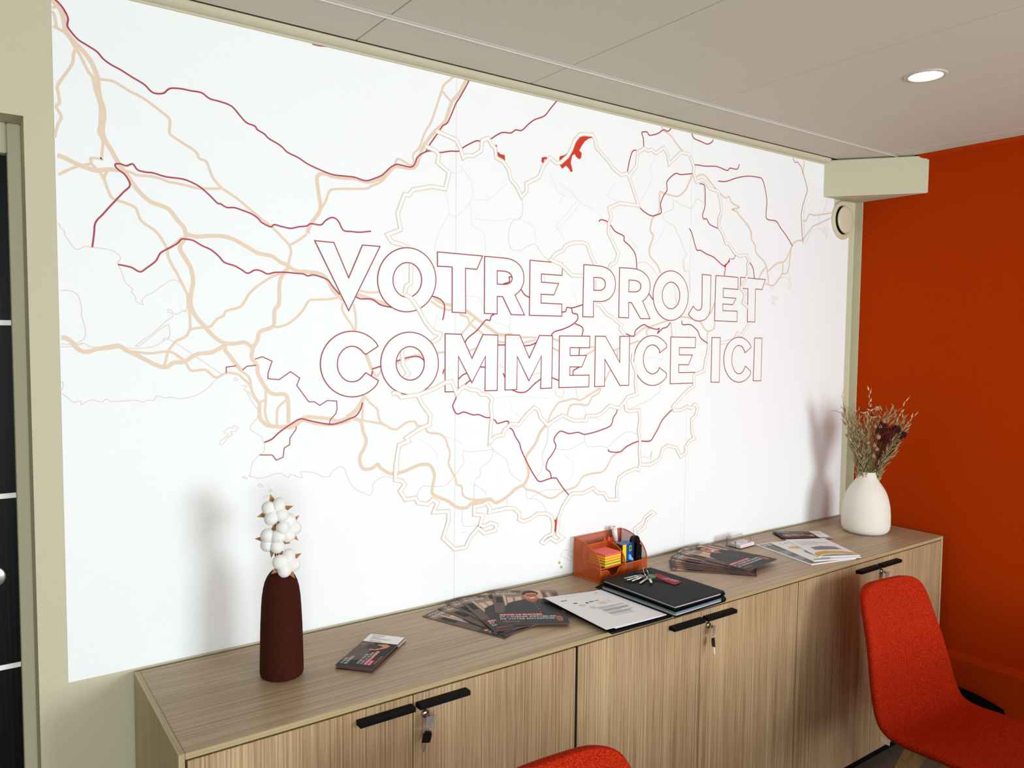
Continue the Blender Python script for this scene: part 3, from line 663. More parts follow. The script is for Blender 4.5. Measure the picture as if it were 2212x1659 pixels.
# ------------------------------------------------------------------ printed wall mural (flat print, traced onto the wall plane)
MX0, MX1, MX1U = 0.1972, 3.402, 3.277
MZ0, MZN = 0.8665, 2.245
mural = thing('wall_mural', 'large white printed road map mural reading VOTRE PROJET COMMENCE ICI', 'mural', (0, 0, 0))
S1, S2 = 1.262, 2.321
def panel(poly):
    bb = MB(); mt = Matrix(((1, 0, 0, 0), (0, 0, 1, 0), (0, 1, 0, 0), (0, 0, 0, 1)))
    bb.prism(poly, -.0012, -.0002, mtx=mt); return bb.build('mural_panel', MURAL, mural)
panel(rect(MX0, S1-.0004, MZ0, MZ1)); panel(rect(S1+.0004, S2-.0004, MZ0, MZ1))
panel([(S2+.0004, MZ0), (MX1, MZ0), (MX1, MZN), (MX1U, MZN), (MX1U, MZ1), (S2+.0004, MZ1)])

CROPS = {'A': (0, 0), 'B': (600, 0), 'C': (1200, 100), 'D': (0, 500), 'E': (600, 460), 'F': (1150, 460), 'G': (400, 760), 'H': (850, 760)}
K = 700.0/2074.0
def pts(crop, s):
    ox, oy = CROPS[crop]; a = [tuple(float(t) for t in p.split(',')) for p in s.split()]
    return [on_wall(ox+x*K, oy+y*K) for x, y in a]
def smooth(P, sub=4):
    if len(P) < 3: return P
    out = []
    for i in range(len(P)-1):
        p0 = P[max(0, i-1)]; p1 = P[i]; p2 = P[i+1]; p3 = P[min(len(P)-1, i+2)]
        for k in range(sub):
            t = k/sub
            out.append(tuple(.5*((2*p1[c])+(-p0[c]+p2[c])*t+(2*p0[c]-5*p1[c]+4*p2[c]-p3[c])*t*t+(-p0[c]+3*p1[c]-3*p2[c]+p3[c])*t**3) for c in (0, 1)))
    out.append(P[-1]); return out
def inside(p): return MX0 <= p[0] <= (MX1 if p[1] < MZN else MX1U) and MZ0 <= p[1] <= MZ1
def clip_runs(P):
    # densify then keep the runs inside the printed area
    Q = []
    for i in range(len(P)-1):
        n = max(1, int(math.dist(P[i], P[i+1])/.02)) if not (inside(P[i]) and inside(P[i+1])) else 1
        for k in range(n): Q.append((P[i][0]+(P[i+1][0]-P[i][0])*k/n, P[i][1]+(P[i+1][1]-P[i][1])*k/n))
    Q.append(P[-1]); runs = []; cur = []
    for p in Q:
        if inside(p): cur.append(p)
        else:
            if len(cur) > 1: runs.append(cur)
            cur = []
    if len(cur) > 1: runs.append(cur)
    return runs
def ribbon(mb, P, wd, y, mi=0, closed=False, taper=False):
    Q = [P[0]]
    for p in P[1:]:
        if math.dist(p, Q[-1]) > 1e-4: Q.append(p)
    if closed and math.dist(Q[0], Q[-1]) < 1e-3: Q = Q[:-1]
    n = len(Q)
    if n < 2: return
    L = []; R = []
    for i in range(n):
        a = Q[(i-1) % n] if (closed or i > 0) else None; c = Q[(i+1) % n] if (closed or i < n-1) else None
        p = Q[i]
        def nrm(u, v):
            dx, dz = v[0]-u[0], v[1]-u[1]; l = math.hypot(dx, dz) or 1e-9; return (-dz/l, dx/l)
        if a is None: nx, nz = nrm(p, c); k = 1
        elif c is None: nx, nz = nrm(a, p); k = 1
        else:
            n1 = nrm(a, p); n2 = nrm(p, c); nx, nz = n1[0]+n2[0], n1[1]+n2[1]; l = math.hypot(nx, nz)
            if l < .2: nx, nz = n1; k = 1
            else: nx, nz = nx/l, nz/l; k = min(2.6, 1/max(.2, nx*n1[0]+nz*n1[1]))
        h = wd/2*k
        L.append((p[0]+nx*h, y, p[1]+nz*h)); R.append((p[0]-nx*h, y, p[1]-nz*h))
    fs = []
    for i in range(n if closed else n-1):
        j = (i+1) % n; fs.append([i, n+i, n+j, j])
    mb.add(L+R, fs, mi)
PEACH = mat('print_peach', rgb(228, 205, 180), 0.55)
PEACHT = mat('print_peach_thin', rgb(222, 202, 188), 0.55)
CRIM = mat('print_crimson', rgb(168, 52, 74), 0.55)
RED = mat('print_red', rgb(158, 44, 48), 0.55)
LAKE = mat('print_lake_red', rgb(206, 48, 22), 0.55)
GREYL = mat('print_faint_grey', rgb(216, 215, 216), 0.55)
MUST = mat('print_mustard', rgb(214, 172, 96), 0.55)
MB_ = {k: MB() for k in ('W', 'R', 'T', 'M', 'm', 'g', 'D', 'd', 'E', 'e')}
LW = {'W': .0102, 'R': .0064, 'T': .0017, 'M': .0040, 'm': .0026, 'g': .0011}
LY = {'g': -.00135, 'T': -.0015, 'R': -.0016, 'W': -.0017, 'm': -.0018, 'M': -.0019}
_nl = 0
for line in MAP.strip().splitlines():
    line = line.strip(); _nl += 1; dy = -_nl*2.0e-7*3
    if not line: continue
    k, crop, s = line.split(' ', 2)
    P = pts(crop, s)
    if k in ('D', 'E'):
        y = (-.0021 if k == 'D' else -.0028)+dy
        for run in clip_runs(P):
            ribbon(MB_[k], run, .0142, y); ribbon(MB_['d' if k == 'D' else 'e'], run, .0088, y-.00015)
        continue
    Q = smooth(P) if k in ('W', 'R', 'M', 'T') else P
    for run in clip_runs(Q): ribbon(MB_[k], run, LW[k], LY[k]+dy)
for k, nm, m in (('g', 'faint_line_print', GREYL), ('T', 'coast_line_print', PEACHT), ('R', 'minor_road_print', PEACH), ('W', 'main_road_print', PEACH),
                 ('m', 'border_print', RED), ('M', 'river_print', CRIM)):
    tag(MB_[k].build(nm, m, mural), kind='stuff')
for a, c2 in (('D', 'd'), ('E', 'e')):
    bb = MB(); bb.add(MB_[a].v, MB_[a].f, 0); bb.add(MB_[c2].v, MB_[c2].f, 1)
    tag(bb.build('boundary_print', [PEACH, MURAL], mural), kind='stuff')
for crop, kk, s in LAKES_RAW:
    m = LAKE if kk else MUST; bb = MB(); P = pts(crop, s)
    a = sum(P[i-1][0]*P[i][1]-P[i][0]*P[i-1][1] for i in range(len(P)))
    if a < 0: P = P[::-1]
    bb.add([(x, -.00195, z) for x, z in P], [list(range(len(P)))]); bb.build('lake_print' if m is LAKE else 'island_print', m, mural)

# big outlined letters
def arc(cx, cy, rx, ry, a0, a1, n=14):
    return [(cx+rx*math.cos(math.radians(a0+(a1-a0)*k/n)), cy+ry*math.sin(math.radians(a0+(a1-a0)*k/n))) for k in range(n+1)]
def P2(s): return [tuple(float(t) for t in p.split(',')) for p in s.split()]
def bez(p0, p1, p2, p3, n=10):
    return [tuple((1-t)**3*p0[c]+3*(1-t)**2*t*p1[c]+3*(1-t)*t*t*p2[c]+t**3*p3[c] for c in (0, 1)) for t in [k/n for k in range(n+1)]]
def oval(x0, x1, y0, y1): return arc((x0+x1)/2, (y0+y1)/2, (x1-x0)/2, (y1-y0)/2, 0, 360, 48)[:-1]
def letter(crop, outer, holes=()):
    ox, oy = CROPS[crop]; bb = MB()
    W = lambda P: [on_wall(ox+x*K, oy+y*K) for x, y in P]
    O = W(outer); H = [W(h) for h in holes]
    bm = bmesh.new(); ed = []
    for L in [O]+H:
        vs = [bm.verts.new((x, -.0023, z)) for x, z in L]
        ed += [bm.edges.new((vs[i], vs[(i+1) % len(vs)])) for i in range(len(vs))]
    bmesh.ops.triangle_fill(bm, edges=ed, use_beauty=True, use_dissolve=False)
    for f in bm.faces:
        f.normal_update()
        if f.normal.y > 0: f.normal_flip()
    bb.bm_add(bm, 0)
    for L in [O]+H: ribbon(bb, L, .0031, -.0025, 1, closed=True)
    bb.build('letter', [MURAL, RED], mural)
def C_shape(x0, x1o, y0, y1, ix0, iy0, iy1, pa, pb, pc, pd):
    """C: outer ellipse ends at pa (top) / pd (bottom); inner ends at pb / pc"""
    cx = (x0 + x1o)/2; cy = (y0+y1)/2; rx = (x1o-x0)/2; ry = (y1-y0)/2
    a_t = math.degrees(math.atan2((pa[1]-cy)/ry, (pa[0]-cx)/rx)); a_b = math.degrees(math.atan2((pd[1]-cy)/ry, (pd[0]-cx)/rx))
    out = arc(cx, cy, rx, ry, a_t, a_b-360, 40)
    icy = (iy0+iy1)/2; iry = (iy1-iy0)/2; irx = cx-ix0
    b_b = math.degrees(math.atan2((pc[1]-icy)/iry, (pc[0]-cx)/irx)); b_t = math.degrees(math.atan2((pb[1]-icy)/iry, (pb[0]-cx)/irx))
    # the inner edge runs from bottom end round the left back to the top end
    inn = [(cx+irx*math.cos(math.radians(t)), icy+iry*math.sin(math.radians(t))) for t in np.linspace(b_b, b_t+360, 34)]
    return [pa]+out[1:-1]+[pd]+[pc]+inn[1:-1]+[pb]
letter('E', P2('235,178 357,190 452,416 540,206 652,215 452,625'))
letter('E', oval(637, 1010, 223, 633), [oval(735, 919, 318, 540)])
letter('E', P2('1020,250 1308,276 1272,361 1199,355 1200,641 1114,635 1114,346 1020,341'))
letter('E', P2('1322,278') + bez((1455, 290), (1530, 298), (1573, 350), (1573, 415)) + bez((1573, 420), (1573, 465), (1550, 505), (1515, 525)) + P2('1577,653 1492,651 1437,536 1402,535 1402,646 1320,643'),
       [P2('1402,370') + bez((1445, 373), (1480, 376), (1498, 395), (1498, 418)) + bez((1498, 420), (1498, 445), (1475, 459), (1440, 458)) + P2('1402,456')])
letter('E', P2('1612,303 1820,322 1817,400 1684,391 1684,443 1795,452 1765,525 1682,520 1682,577 1815,583 1815,661 1608,655'))
letter('F', P2('327,331') + bez((420, 339), (490, 345), (530, 390), (529, 455)) + bez((529, 458), (527, 525), (490, 568), (430, 567)) + P2('388,565 388,666 320,664'),
       [P2('390,412') + bez((425, 415), (450, 417), (465, 432), (465, 455)) + bez((465, 457), (464, 482), (448, 496), (425, 496)) + P2('390,495')])
letter('F', P2('556,350') + bez((640, 356), (705, 362), (752, 405), (751, 468)) + bez((751, 470), (750, 512), (733, 545), (702, 564)) + P2('750,677 690,676 632,574 613,573 613,672 550,669'),
       [P2('616,429') + bez((650, 432), (678, 435), (692, 450), (692, 468)) + bez((692, 470), (691, 493), (675, 507), (650, 506)) + P2('614,505')])
letter('F', oval(770, 995, 371, 688), [oval(828, 941, 443, 614)])
letter('F', P2('1085,394 1140,399') + bez((1136, 600), (1135, 655), (1110, 692), (1065, 692)) + bez((1062, 692), (1035, 692), (1010, 672), (996, 648)) + P2('1028,597') + bez((1036, 610), (1046, 622), (1055, 623), (1062, 623)) + bez((1064, 623), (1078, 622), (1082, 605), (1083, 585)))
letter('F', P2('1172,401 1313,412 1313,490 1219,482 1218,540 1300,546 1280,587 1216,582 1216,625 1308,629 1307,696 1163,690'))
letter('F', P2('1330,412 1488,427 1468,490 1425,487 1421,698 1373,696 1377,485 1330,482'))
letter('E', C_shape(271, 676, 757, 1177, 379, 853, 1081, (640, 853), (562, 905), (562, 1023), (642, 1072)))
letter('E', oval(657, 1026, 763, 1162), [oval(755, 936, 855, 1070)])
letter('E', P2('1069,773 1172,777 1241,931 1311,779 1406,782 1402,1136 1324,1138 1327,917 1240,1086 1154,918 1152,1143 1069,1145'))
letter('E', P2('1455,781 1545,782 1607,929 1673,784 1756,786 1750,1120 1680,1123 1685,915 1605,1074 1530,918 1527,1130 1452,1133'))
letter('E', P2('1801,787 1995,789 1993,863 1868,862 1868,913 1973,912 1943,986 1866,985 1866,1039 1990,1038 1988,1112 1797,1118'))
letter('F', P2('401,789 465,790 557,958 558,790 620,790 614,1103 558,1104 461,936 459,1109 396,1111'))
letter('F', C_shape(647, 884, 785, 1104, 707, 844, 1030, (858, 860), (812, 895), (810, 990), (855, 1025)))
letter('F', P2('884,794 1042,796 1039,863 937,862 937,908 1021,909 997,971 934,971 934,1022 1037,1020 1035,1088 879,1093'))
letter('F', P2('1147,797 1200,798 1193,1083 1140,1083'))
letter('F', C_shape(1222, 1416, 795, 1083, 1273, 847, 1030, (1397, 860), (1358, 895), (1360, 980), (1394, 1013)))
letter('F', P2('1420,801 1467,801 1460,1074 1411,1074'))
# ------------------------------------------------------------------ cabinets
CT = 0.862                      # height of the cabinet top
CX0, CX1 = 0.336, 3.408
YB, YF = -0.014, -0.479
top = thing('countertop', 'long oak veneer top with end panels enclosing the row of low cabinets', 'countertop', (CX0, YF, 0))
def lb(x0, x1, y0, y1, z0, z1, mats, name, parent, bevel=.0008, label=None):
    bb = MB(); bb.box(x0, x1, y0, y1, z0, z1, bevel=bevel, seg=1); return bb.build(name, mats, parent, label=label)
LEN = CX1-CX0; DEP = YB-YF
lb(.0135, LEN-.0135, .0016, DEP, CT-.0125, CT, WTOP, 'top_panel', top)
lb(.0135, LEN-.0135, 0, .0014, CT-.0125, CT, WEDGE, 'front_edge_band', top, bevel=.0004)
WSIDE = wood_mat('oak_side', 2, rgb(150, 128, 96), rgb(174, 152, 116), rgb(192, 170, 134))
lb(0, .0130, 0, DEP, 0, CT, WSIDE, 'side_panel', top)
lb(LEN-.0130, LEN, 0, DEP, 0, CT, WSIDE, 'side_panel', top)
lb(.0004, .0128, .001, DEP-.001, CT-.0002, CT+.0002, WEDGEY, 'side_edge_band', top, bevel=0)
lb(LEN-.0128, LEN-.0004, .001, DEP-.001, CT-.0002, CT+.0002, WEDGEY, 'side_edge_band', top, bevel=0)

CARC = mat('carcass_dark', rgb(22, 17, 13), 0.85)
LOCKM = mat('lock_nickel', rgb(190, 188, 184), 0.3, metal=1.0)
CW = (LEN-.027-.004)/3
cab_lab = ['low oak cabinet with two doors, nearest to the black door',
           'low oak cabinet with two doors, the middle one under the black folders',
           'low oak cabinet with two doors, in the corner behind the red chair']
CABS = []
for i in range(3):
    t = thing('storage_cabinet', cab_lab[i], 'cabinet', (CX0+.0135+.002+i*CW, YF, 0), 0, 'row of low oak cabinets')
    gl = (.002, .0042, .0022)[i]; gr = (.0042, .0022, .002)[i]
    lb(.0025, CW-.0025, .022, DEP-.001, .068, CT-.0135, CARC, 'cabinet_body', t, bevel=0)
    lb(.02, CW-.02, .045, DEP-.02, .0, .0675, BLACK, 'plinth', t, bevel=0)
    if i == 1: lb(-.0040, .0036, .004, .0215, .068, CT-.0165, BLACK, 'filler_strip', t, bevel=0)
    for side in (0, 1):
        xa, xb = (gl, CW/2-.0012) if side == 0 else (CW/2+.0012, CW-gr)
        bb = MB(); bb.box(0, xb-xa, 0, .0185, 0, CT-.0125-.0045-.068, bevel=.0009, seg=1)
        d = bb.build('door', WDOOR, t, loc=(xa, .0008, .068))
        hl = .140
        hx0, hx1 = (xb-xa-hl-.004, xb-xa-.004) if side == 0 else (.005, .005+hl)
        # slim black bar handle: a lip standing off the door face near its top edge
        hz = CT-.0125-.0045-.068-.0185
        bb = MB(); bb.box(hx0, hx1, -.024, -.0002, hz-.0112, hz+.0008, bevel=.0012)
        bb.build('handle', BLACK, d)
        if side == 1:
            bb = MB(); mt = Matrix.Translation((.030, 0, hz-.033)) @ Matrix.Rotation(PI/2, 4, 'X')
            bb.lathe([(.0105, -.0), (.0105, .003), (.0085, .0048), (.0085, .006)], n=24, mtx=mt)
            bb.build('lock', LOCKM, d)
    CABS.append(t)

SMOKE = mat('smoky_clear_plastic', (.62, .57, .56, 1), 0.12, trans=.72, ior=1.4)
# keys hanging in the three cabinet locks
key_lab = ['clear headed key with black fob hanging flat from the nearest cabinet lock',
           'clear headed key with black fob hanging edge-on under the black folders',
           'clear headed key with black fob half hidden behind the red chair']
for i in range(3):
    lx = CX0+.0135+.002+i*CW + CW/2+.0012+.030; lz = CT-.0125-.0045-.0185-.033
    t = thing('cabinet_key', key_lab[i], 'key', (lx, YF-.0055, lz), 0, 'keys in the cabinet locks')
    bb = MB(); bb.box(-.0045, .0045, -.010, -.0005, -.0012, .0012); bb.box(-.004, .004, -.012, -.009, -.004, .004)
    bb.build('key_shaft', STEEL, t)
    bb = MB(); mt = Matrix.Translation((0, -.0215, -.0105)) @ Matrix.Rotation((.12, .55, .1)[i], 4, 'Z') @ Matrix.Rotation(.14, 4, 'Y')
    bb.box(-.0135, .0135, -.0022, .0022, -.0145, .0145, bevel=.0018, mtx=mt)
    bb.box(-.0065, .0065, -.0030, .0030, -.004, .0155, bevel=.001, mtx=mt)
    bb.build('key_head', SMOKE, t)
    bb = MB(); n = 22
    bb.tube([(.0095*math.cos(2*PI*k/n)*.5-.001, -.0225+.0095*math.cos(2*PI*k/n)*.5, -.0265+.0075*math.sin(2*PI*k/n)) for k in range(n)], .0006, n=6, closed=True)
    bb.build('key_ring', STEEL, t)
    mt = Matrix.Translation((-.004, -.0195, -.032)) @ Matrix.Rotation((.1, 1.05, .6)[i], 4, 'Z') @ Matrix.Rotation(.30, 4, 'Y')
    f = MB(); f.prism([(-.0115, -.0270), (.0115, -.0270), (.0125, -.010), (.008, -.0005), (-.008, .0), (-.0125, -.008)], -.0021, .0021,
                      mtx=mt @ Matrix.Rotation(PI/2, 4, 'X'), bevel=.0008)
    f.build('key_fob', BLACKP, t)
    f = MB(); f.box(-.0025, .0025, -.0009, .0009, -.049, -.0268, mtx=mt); f.build('spare_key_blade', STEEL, t)

# ------------------------------------------------------------------ wall vent and ceiling downlight
VENTM = mat('vent_cream', rgb(206, 197, 168), 0.5)
v = thing('air_vent', 'round cream air extraction vent on the wall under the corner box', 'vent', (3.345, -.0012, 2.245))
mt = Matrix.Rotation(PI/2, 4, 'X')
bb = MB(); bb.lathe([(.0885, .0), (.0885, .004), (.083, .011), (.074, .0125), (.068, .009), (.064, .001)], n=56, mtx=mt, cap0=False, cap1=False); bb.build('outer_ring', VENTM, v, sharp=50)
bb = MB(); bb.lathe([(.066, .0004), (.066, .0015)], n=40, mtx=mt); bb.build('dark_slot', VOID, v)
bb = MB(); bb.lathe([(.045, .0015), (.0575, .012), (.0615, .017), (.0605, .0195), (.050, .0225), (.02, .0245), (.0001, .0248)], n=56, mtx=mt, cap1=False); bb.build('centre_disc', VENTM, v, sharp=60)

lamp = thing('downlight', 'round recessed ceiling spotlight, lit, near the orange wall', 'light', (2.434, -.824, CEIL-.0002))
WR = mat('lamp_ring_white', rgb(196, 186, 178), 0.4)
bb = MB(); bb.lathe([(.0605, 0), (.0600, -.0025), (.052, -.004), (.0475, -.0035), (.0465, -.0005)], n=56, cap0=False, cap1=False); bb.build('trim_ring', WR, lamp)
GLOW = mat('lamp_glow', (0.93, 0.97, 1.0, 1), 0.4, emit=9.0)
bb = MB(); bb.lathe([(.0468, -.0008), (.0468, -.0016), (.040, -.0024), (.0001, -.0030)], n=48, cap1=False); bb.build('lamp_diffuser', GLOW, lamp)
L = bpy.data.lights.new('downlight_beam', 'SPOT'); L.energy = 7; L.spot_size = 2.0; L.spot_blend = 1.0; L.shadow_soft_size = .045; L.color = (1.0, .96, .92)
lo = bpy.data.objects.new('downlight_beam', L); COL.objects.link(lo); lo.location = (2.434, -.824, CEIL-.012)

# ------------------------------------------------------------------ brown vase with cotton
RND = random.Random(4)
VB = mat('brown_terracotta', rgb(60, 24, 15), 0.9, spec=.1, noise=.12, nscale=70, bump=.5, bscale=160)
vb = thing('vase', 'tall dark brown ribbed ceramic vase holding cotton stems', 'vase', (.631, -.227, CT))
prof = [(.030, .0), (.046, .0), (.0505, .003), (.0518, .009), (.0516, .03), (.0506, .075), (.0492, .125), (.0474, .165), (.0452, .195), (.0425, .215), (.0385, .231), (.0335, .243), (.0275, .252), (.0225, .2575), (.0195, .2595), (.0185, .2585), (.0180, .250)]
n = 128; vs = []; fs = []
for r, z in prof:
    for k in range(n):
        a = 2*PI*k/n
        rr = r*(1+.006*math.sin(a*40+2*math.sin(z*60))*(1 if .01 < z < .24 else .2)+.006*math.sin(a*3+1))
        vs.append((rr*math.cos(a), rr*math.sin(a), z))
for i in range(len(prof)-1):
    for k in range(n): fs.append([i*n+k, i*n+(k+1) % n, (i+1)*n+(k+1) % n, (i+1)*n+k])
fs.append(list(range(n))[::-1]); fs.append([(len(prof)-1)*n+k for k in range(n)])
bb = MB(); bb.add(vs, fs, 0, True); bb.build('vase_body', VB, vb, sharp=60)
COTTON = mat('cotton_white', (0.82, 0.80, 0.77, 1), 0.95, noise=.05, nscale=90, bump=.6, bscale=120, sheen=.4)
HUSK = mat('cotton_husk', rgb(168, 120, 76), 0.8, noise=.25, nscale=120)
STEMB = mat('cotton_twig', rgb(72, 48, 38), 0.85)
def husk_leaf(mb, c, d, up, ln, wd):
    d = d.normalized(); s = d.cross(up).normalized()
    pts_ = [c-s*wd*.5, c+d*ln*.45-s*wd*.42+up*.002, c+d*ln, c+d*ln*.45+s*wd*.42+up*.002, c+s*wd*.5, c+d*ln*.4-up*.002]
    mb.add(pts_, [[0, 1, 5], [1, 2, 5], [2, 3, 5], [3, 4, 5], [4, 0, 5]], 0)
cot = [((.610, -.250, 1.272), 'topmost cotton stem in the brown vase, its boll facing forward', .55, (-.25, -.9, .25)),
       ((.641, -.252, 1.2285), 'cotton stem in the brown vase whose boll sits right of the others', .2, (.35, -.85, .15)),
       ((.606, -.244, 1.201), 'cotton stem in the brown vase with boll turned left, below the top', .9, (-.55, -.75, -.1)),
       ((.6315, -.262, 1.146), 'lowest cotton stem, its boll resting on the brown vase rim', .35, (.05, -.95, .15))]
for (c, lab, roll, nd) in cot:
    c = Vector(c); t = thing('cotton_stem', lab, 'cotton', (.631, -.227, CT+.2), 0, 'cotton stems in the brown vase')
    o = Vector(t.location); nd = Vector(nd).normalized()
    back = c-nd*.010
    s = MB(); q0 = Vector((.631+(c.x-.631)*.12, -.227-.003, CT+.235)); mid = (q0+back)/2+Vector((.0, .012, .005))
    s.tube([Vector(p)-o for p in ((.631, -.227, CT+.13), q0, mid, back)], .0020, n=6); s.build('stem', STEMB, t)
    e1 = nd.cross(Vector((0, 0, 1))).normalized(); e2 = e1.cross(nd).normalized()
    bl = MB(); hk = MB(); nl = 4
    for k in range(nl):
        a = roll+2*PI*k/nl; dr = e1*math.cos(a)+e2*math.sin(a)
        cc = c+dr*.0160+nd*.003*RND.uniform(.2, 1)
        rm = Matrix((dr, nd.cross(dr), nd)).transposed().to_4x4()
        bl.ball(cc-o, .0186*RND.uniform(.95, 1.06), .0172*RND.uniform(.95, 1.06), .0165, n=12, mtx=rm, jitter=.03, rnd=RND)
        a2 = a+PI/nl; d2 = e1*math.cos(a2)+e2*math.sin(a2)
        husk_leaf(hk, back+d2*.012-o, d2+nd*.42, nd, .0340, .017)
    bo = bl.build('boll', COTTON, t); hk.build('husk', HUSK, bo)

# ------------------------------------------------------------------ white vase with dried flowers
VW = mat('white_ceramic', rgb(226, 220, 208), 0.75, noise=.02, nscale=200, bump=.15, bscale=700)
WVX, WVY = 3.199, -.249
vw = thing('vase', 'wide matt white bottle vase with dried flowers by the orange wall', 'vase', (WVX, WVY, CT))
bb = MB(); bb.lathe([(.062, .0), (.078, .002), (.090, .010), (.0965, .022), (.0990, .042), (.0985, .075), (.0958, .113), (.0905, .140), (.0843, .163), (.0775, .180), (.0685, .196), (.0575, .212), (.0480, .225), (.0402, .240), (.0360, .252), (.0343, .2635), (.0335, .2640), (.0322, .2625), (.0345, .245), (.04, .235)], n=72, cap1=False)
bb.build('vase_body', VW, vw, sharp=70)
OAT = mat('dried_oat', rgb(162, 145, 106), 0.85, spec=.15, noise=.28, nscale=60)
OATL = mat('dried_oat_pale', rgb(212, 188, 148), 0.8, noise=.2, nscale=60)
STRAW = mat('dried_stem', rgb(128, 110, 72), 0.85, noise=.25, nscale=90)
WINE = mat('dried_wine_red', rgb(84, 22, 18), 0.9, noise=.3, nscale=100)
POD = mat('seed_pod', rgb(168, 112, 84), 0.75, noise=.25, nscale=120)
PETAL = mat('strawflower_cream', rgb(206, 178, 140), 0.8, noise=.15, nscale=150)
PETALR = mat('strawflower_red', rgb(126, 34, 26), 0.8, noise=.2, nscale=150)
LEAFR = mat('dried_leaf_rose', rgb(150, 96, 74), 0.85, noise=.25, nscale=80)
RIM = Vector((0, 0, .264))
RR = random.Random(21)
def bend(tip, nseg=8, base=None, sag=.015):
    """stem from inside the vase neck up to tip (local to the vase base)"""
    tip = Vector(tip); b0 = base or Vector((tip.x*.10, tip.y*.10, .10)); m = Vector((tip.x*.22, tip.y*.22, .27))
    P = []
    for k in range(nseg+1):
        u = k/nseg
        P.append((1-u)**2*b0+2*u*(1-u)*m+u*u*tip)
    return P
def spikelet(mb, p, d, ln, wd, mi=0):
    d = d.normalized(); s = d.cross(Vector((RR.uniform(-1, 1), RR.uniform(-1, 1), RR.uniform(-.2, 1)))).normalized(); u2 = s.cross(d)
    a = [p, p+d*ln*.35+s*wd*.5, p+d*ln, p+d*ln*.35-s*wd*.5, p+d*ln*.35+u2*wd*.35, p+d*ln*.35-u2*wd*.35]
    mb.add(a, [[0, 1, 4], [1, 2, 4], [2, 3, 4], [3, 0, 4], [1, 0, 5], [2, 1, 5], [3, 2, 5], [0, 3, 5]], mi)
CAMRIGHT = Vector((CAM_R.x, CAM_R.y, 0)).normalized()     # the bunch is widest across the view
CAMBACK = Vector((-CAM_FW.x, -CAM_FW.y, 0)).normalized()
def W3(a, d, z): return CAMRIGHT*a + CAMBACK*d + Vector((0, 0, z))
def oat(tip, dens, lab, pale=False, spread=1.0, grp='pale oat stems in the white vase'):
    t = thing('oat_stem', lab, 'dried grass', (WVX, WVY, CT), 0, grp)
    P = bend(tip, 10); s = MB(); s.tube(P, .0013, n=5, r1=.0005); s.build('stem', STRAW, t)
    h = MB(); N = dens
    for k in range(N):
        u = .33+.67*k/(N-1) if not pale else .62+.38*k/(N-1)
        i = min(9, int(u*10)); f = u*10-i; p = P[i].lerp(P[i+1], f) if i < 10 else P[10]
        ax = (P[min(10, i+1)]-P[i]).normalized()
        out = Vector((RR.uniform(-1, 1), RR.uniform(-1, 1), RR.uniform(-.3, .5))).normalized()
        d = ax*.9+out*.65*spread
        spikelet(h, p+out*.006*spread, d, RR.uniform(.022, .034), RR.uniform(.0052, .0076))
    h.build('oat_head', OATL if pale else OAT, t)
for a, d, z in [(-.116, .0, .545), (-.100, -.01, .515), (-.092, .03, .540), (-.080, .02, .500), (-.070, -.02, .470), (-.086, .02, .455), (-.066, .03, .530), (-.056, .0, .500), (-.072, -.02, .410), (-.050, .03, .455), (-.058, .045, .430), (-.068, .04, .385),
                (.040, -.03, .515), (.052, .02, .525), (.062, -.02, .500), (.074, .02, .535), (.088, -.01, .520), (.102, .02, .540), (.118, .0, .510), (.140, .02, .505), (.128, .03, .465), (.108, .035, .430), (.140, .02, .440), (.095, .045, .385), (.100, .03, .350),
                (-.03, .045, .47), (-.036, .05, .43), (.0, -.04, .49), (.02, .03, .47), (-.012, .0, .455), (.076, .05, .405), (.154, .0, .475)]:
    if a < -.045: oat(W3(a, d, z), 44, 'olive beige oat stem on the left leaning side of the dried bunch', grp='dried oats leaning left in the white vase')
    elif a < .05: oat(W3(a, d, z), 44, 'olive beige oat stem upright in the middle of the dried bunch', grp='dried oats upright in the white vase')
    else: oat(W3(a, d, z), 44, 'olive beige oat stem on the right leaning side of the dried bunch', grp='dried oats leaning right in the white vase')
oat(W3(-.124, .0, .592), 17, 'pale oat stem leaning furthest left out of the white vase', True, .8)
oat(W3(.002, -.01, .612), 17, 'tallest pale oat stem standing upright in the white vase', True, .7)
oat(W3(.150, .0, .566), 11, 'pale oat stem reaching up and right out of the white vase', True, .8)
oat(W3(.182, .02, .508), 15, 'pale oat stem leaning furthest right out of the white vase', True, .8)
# one thin blade bending out to the left
t = thing('grass_blade', 'single thin dried grass blade arching left of the white vase', 'dried grass', (WVX, WVY, CT))
bb = MB(); P = [W3(-.01, 0, .15), W3(-.03, 0, .30), W3(-.065, 0, .42), W3(-.092, 0, .475), W3(-.112, 0, .508), W3(-.140, 0, .526), W3(-.168, 0, .527)]
bb.tube(P, .0024, n=5, r1=.0008); bb.build('blade', LEAFR, t)
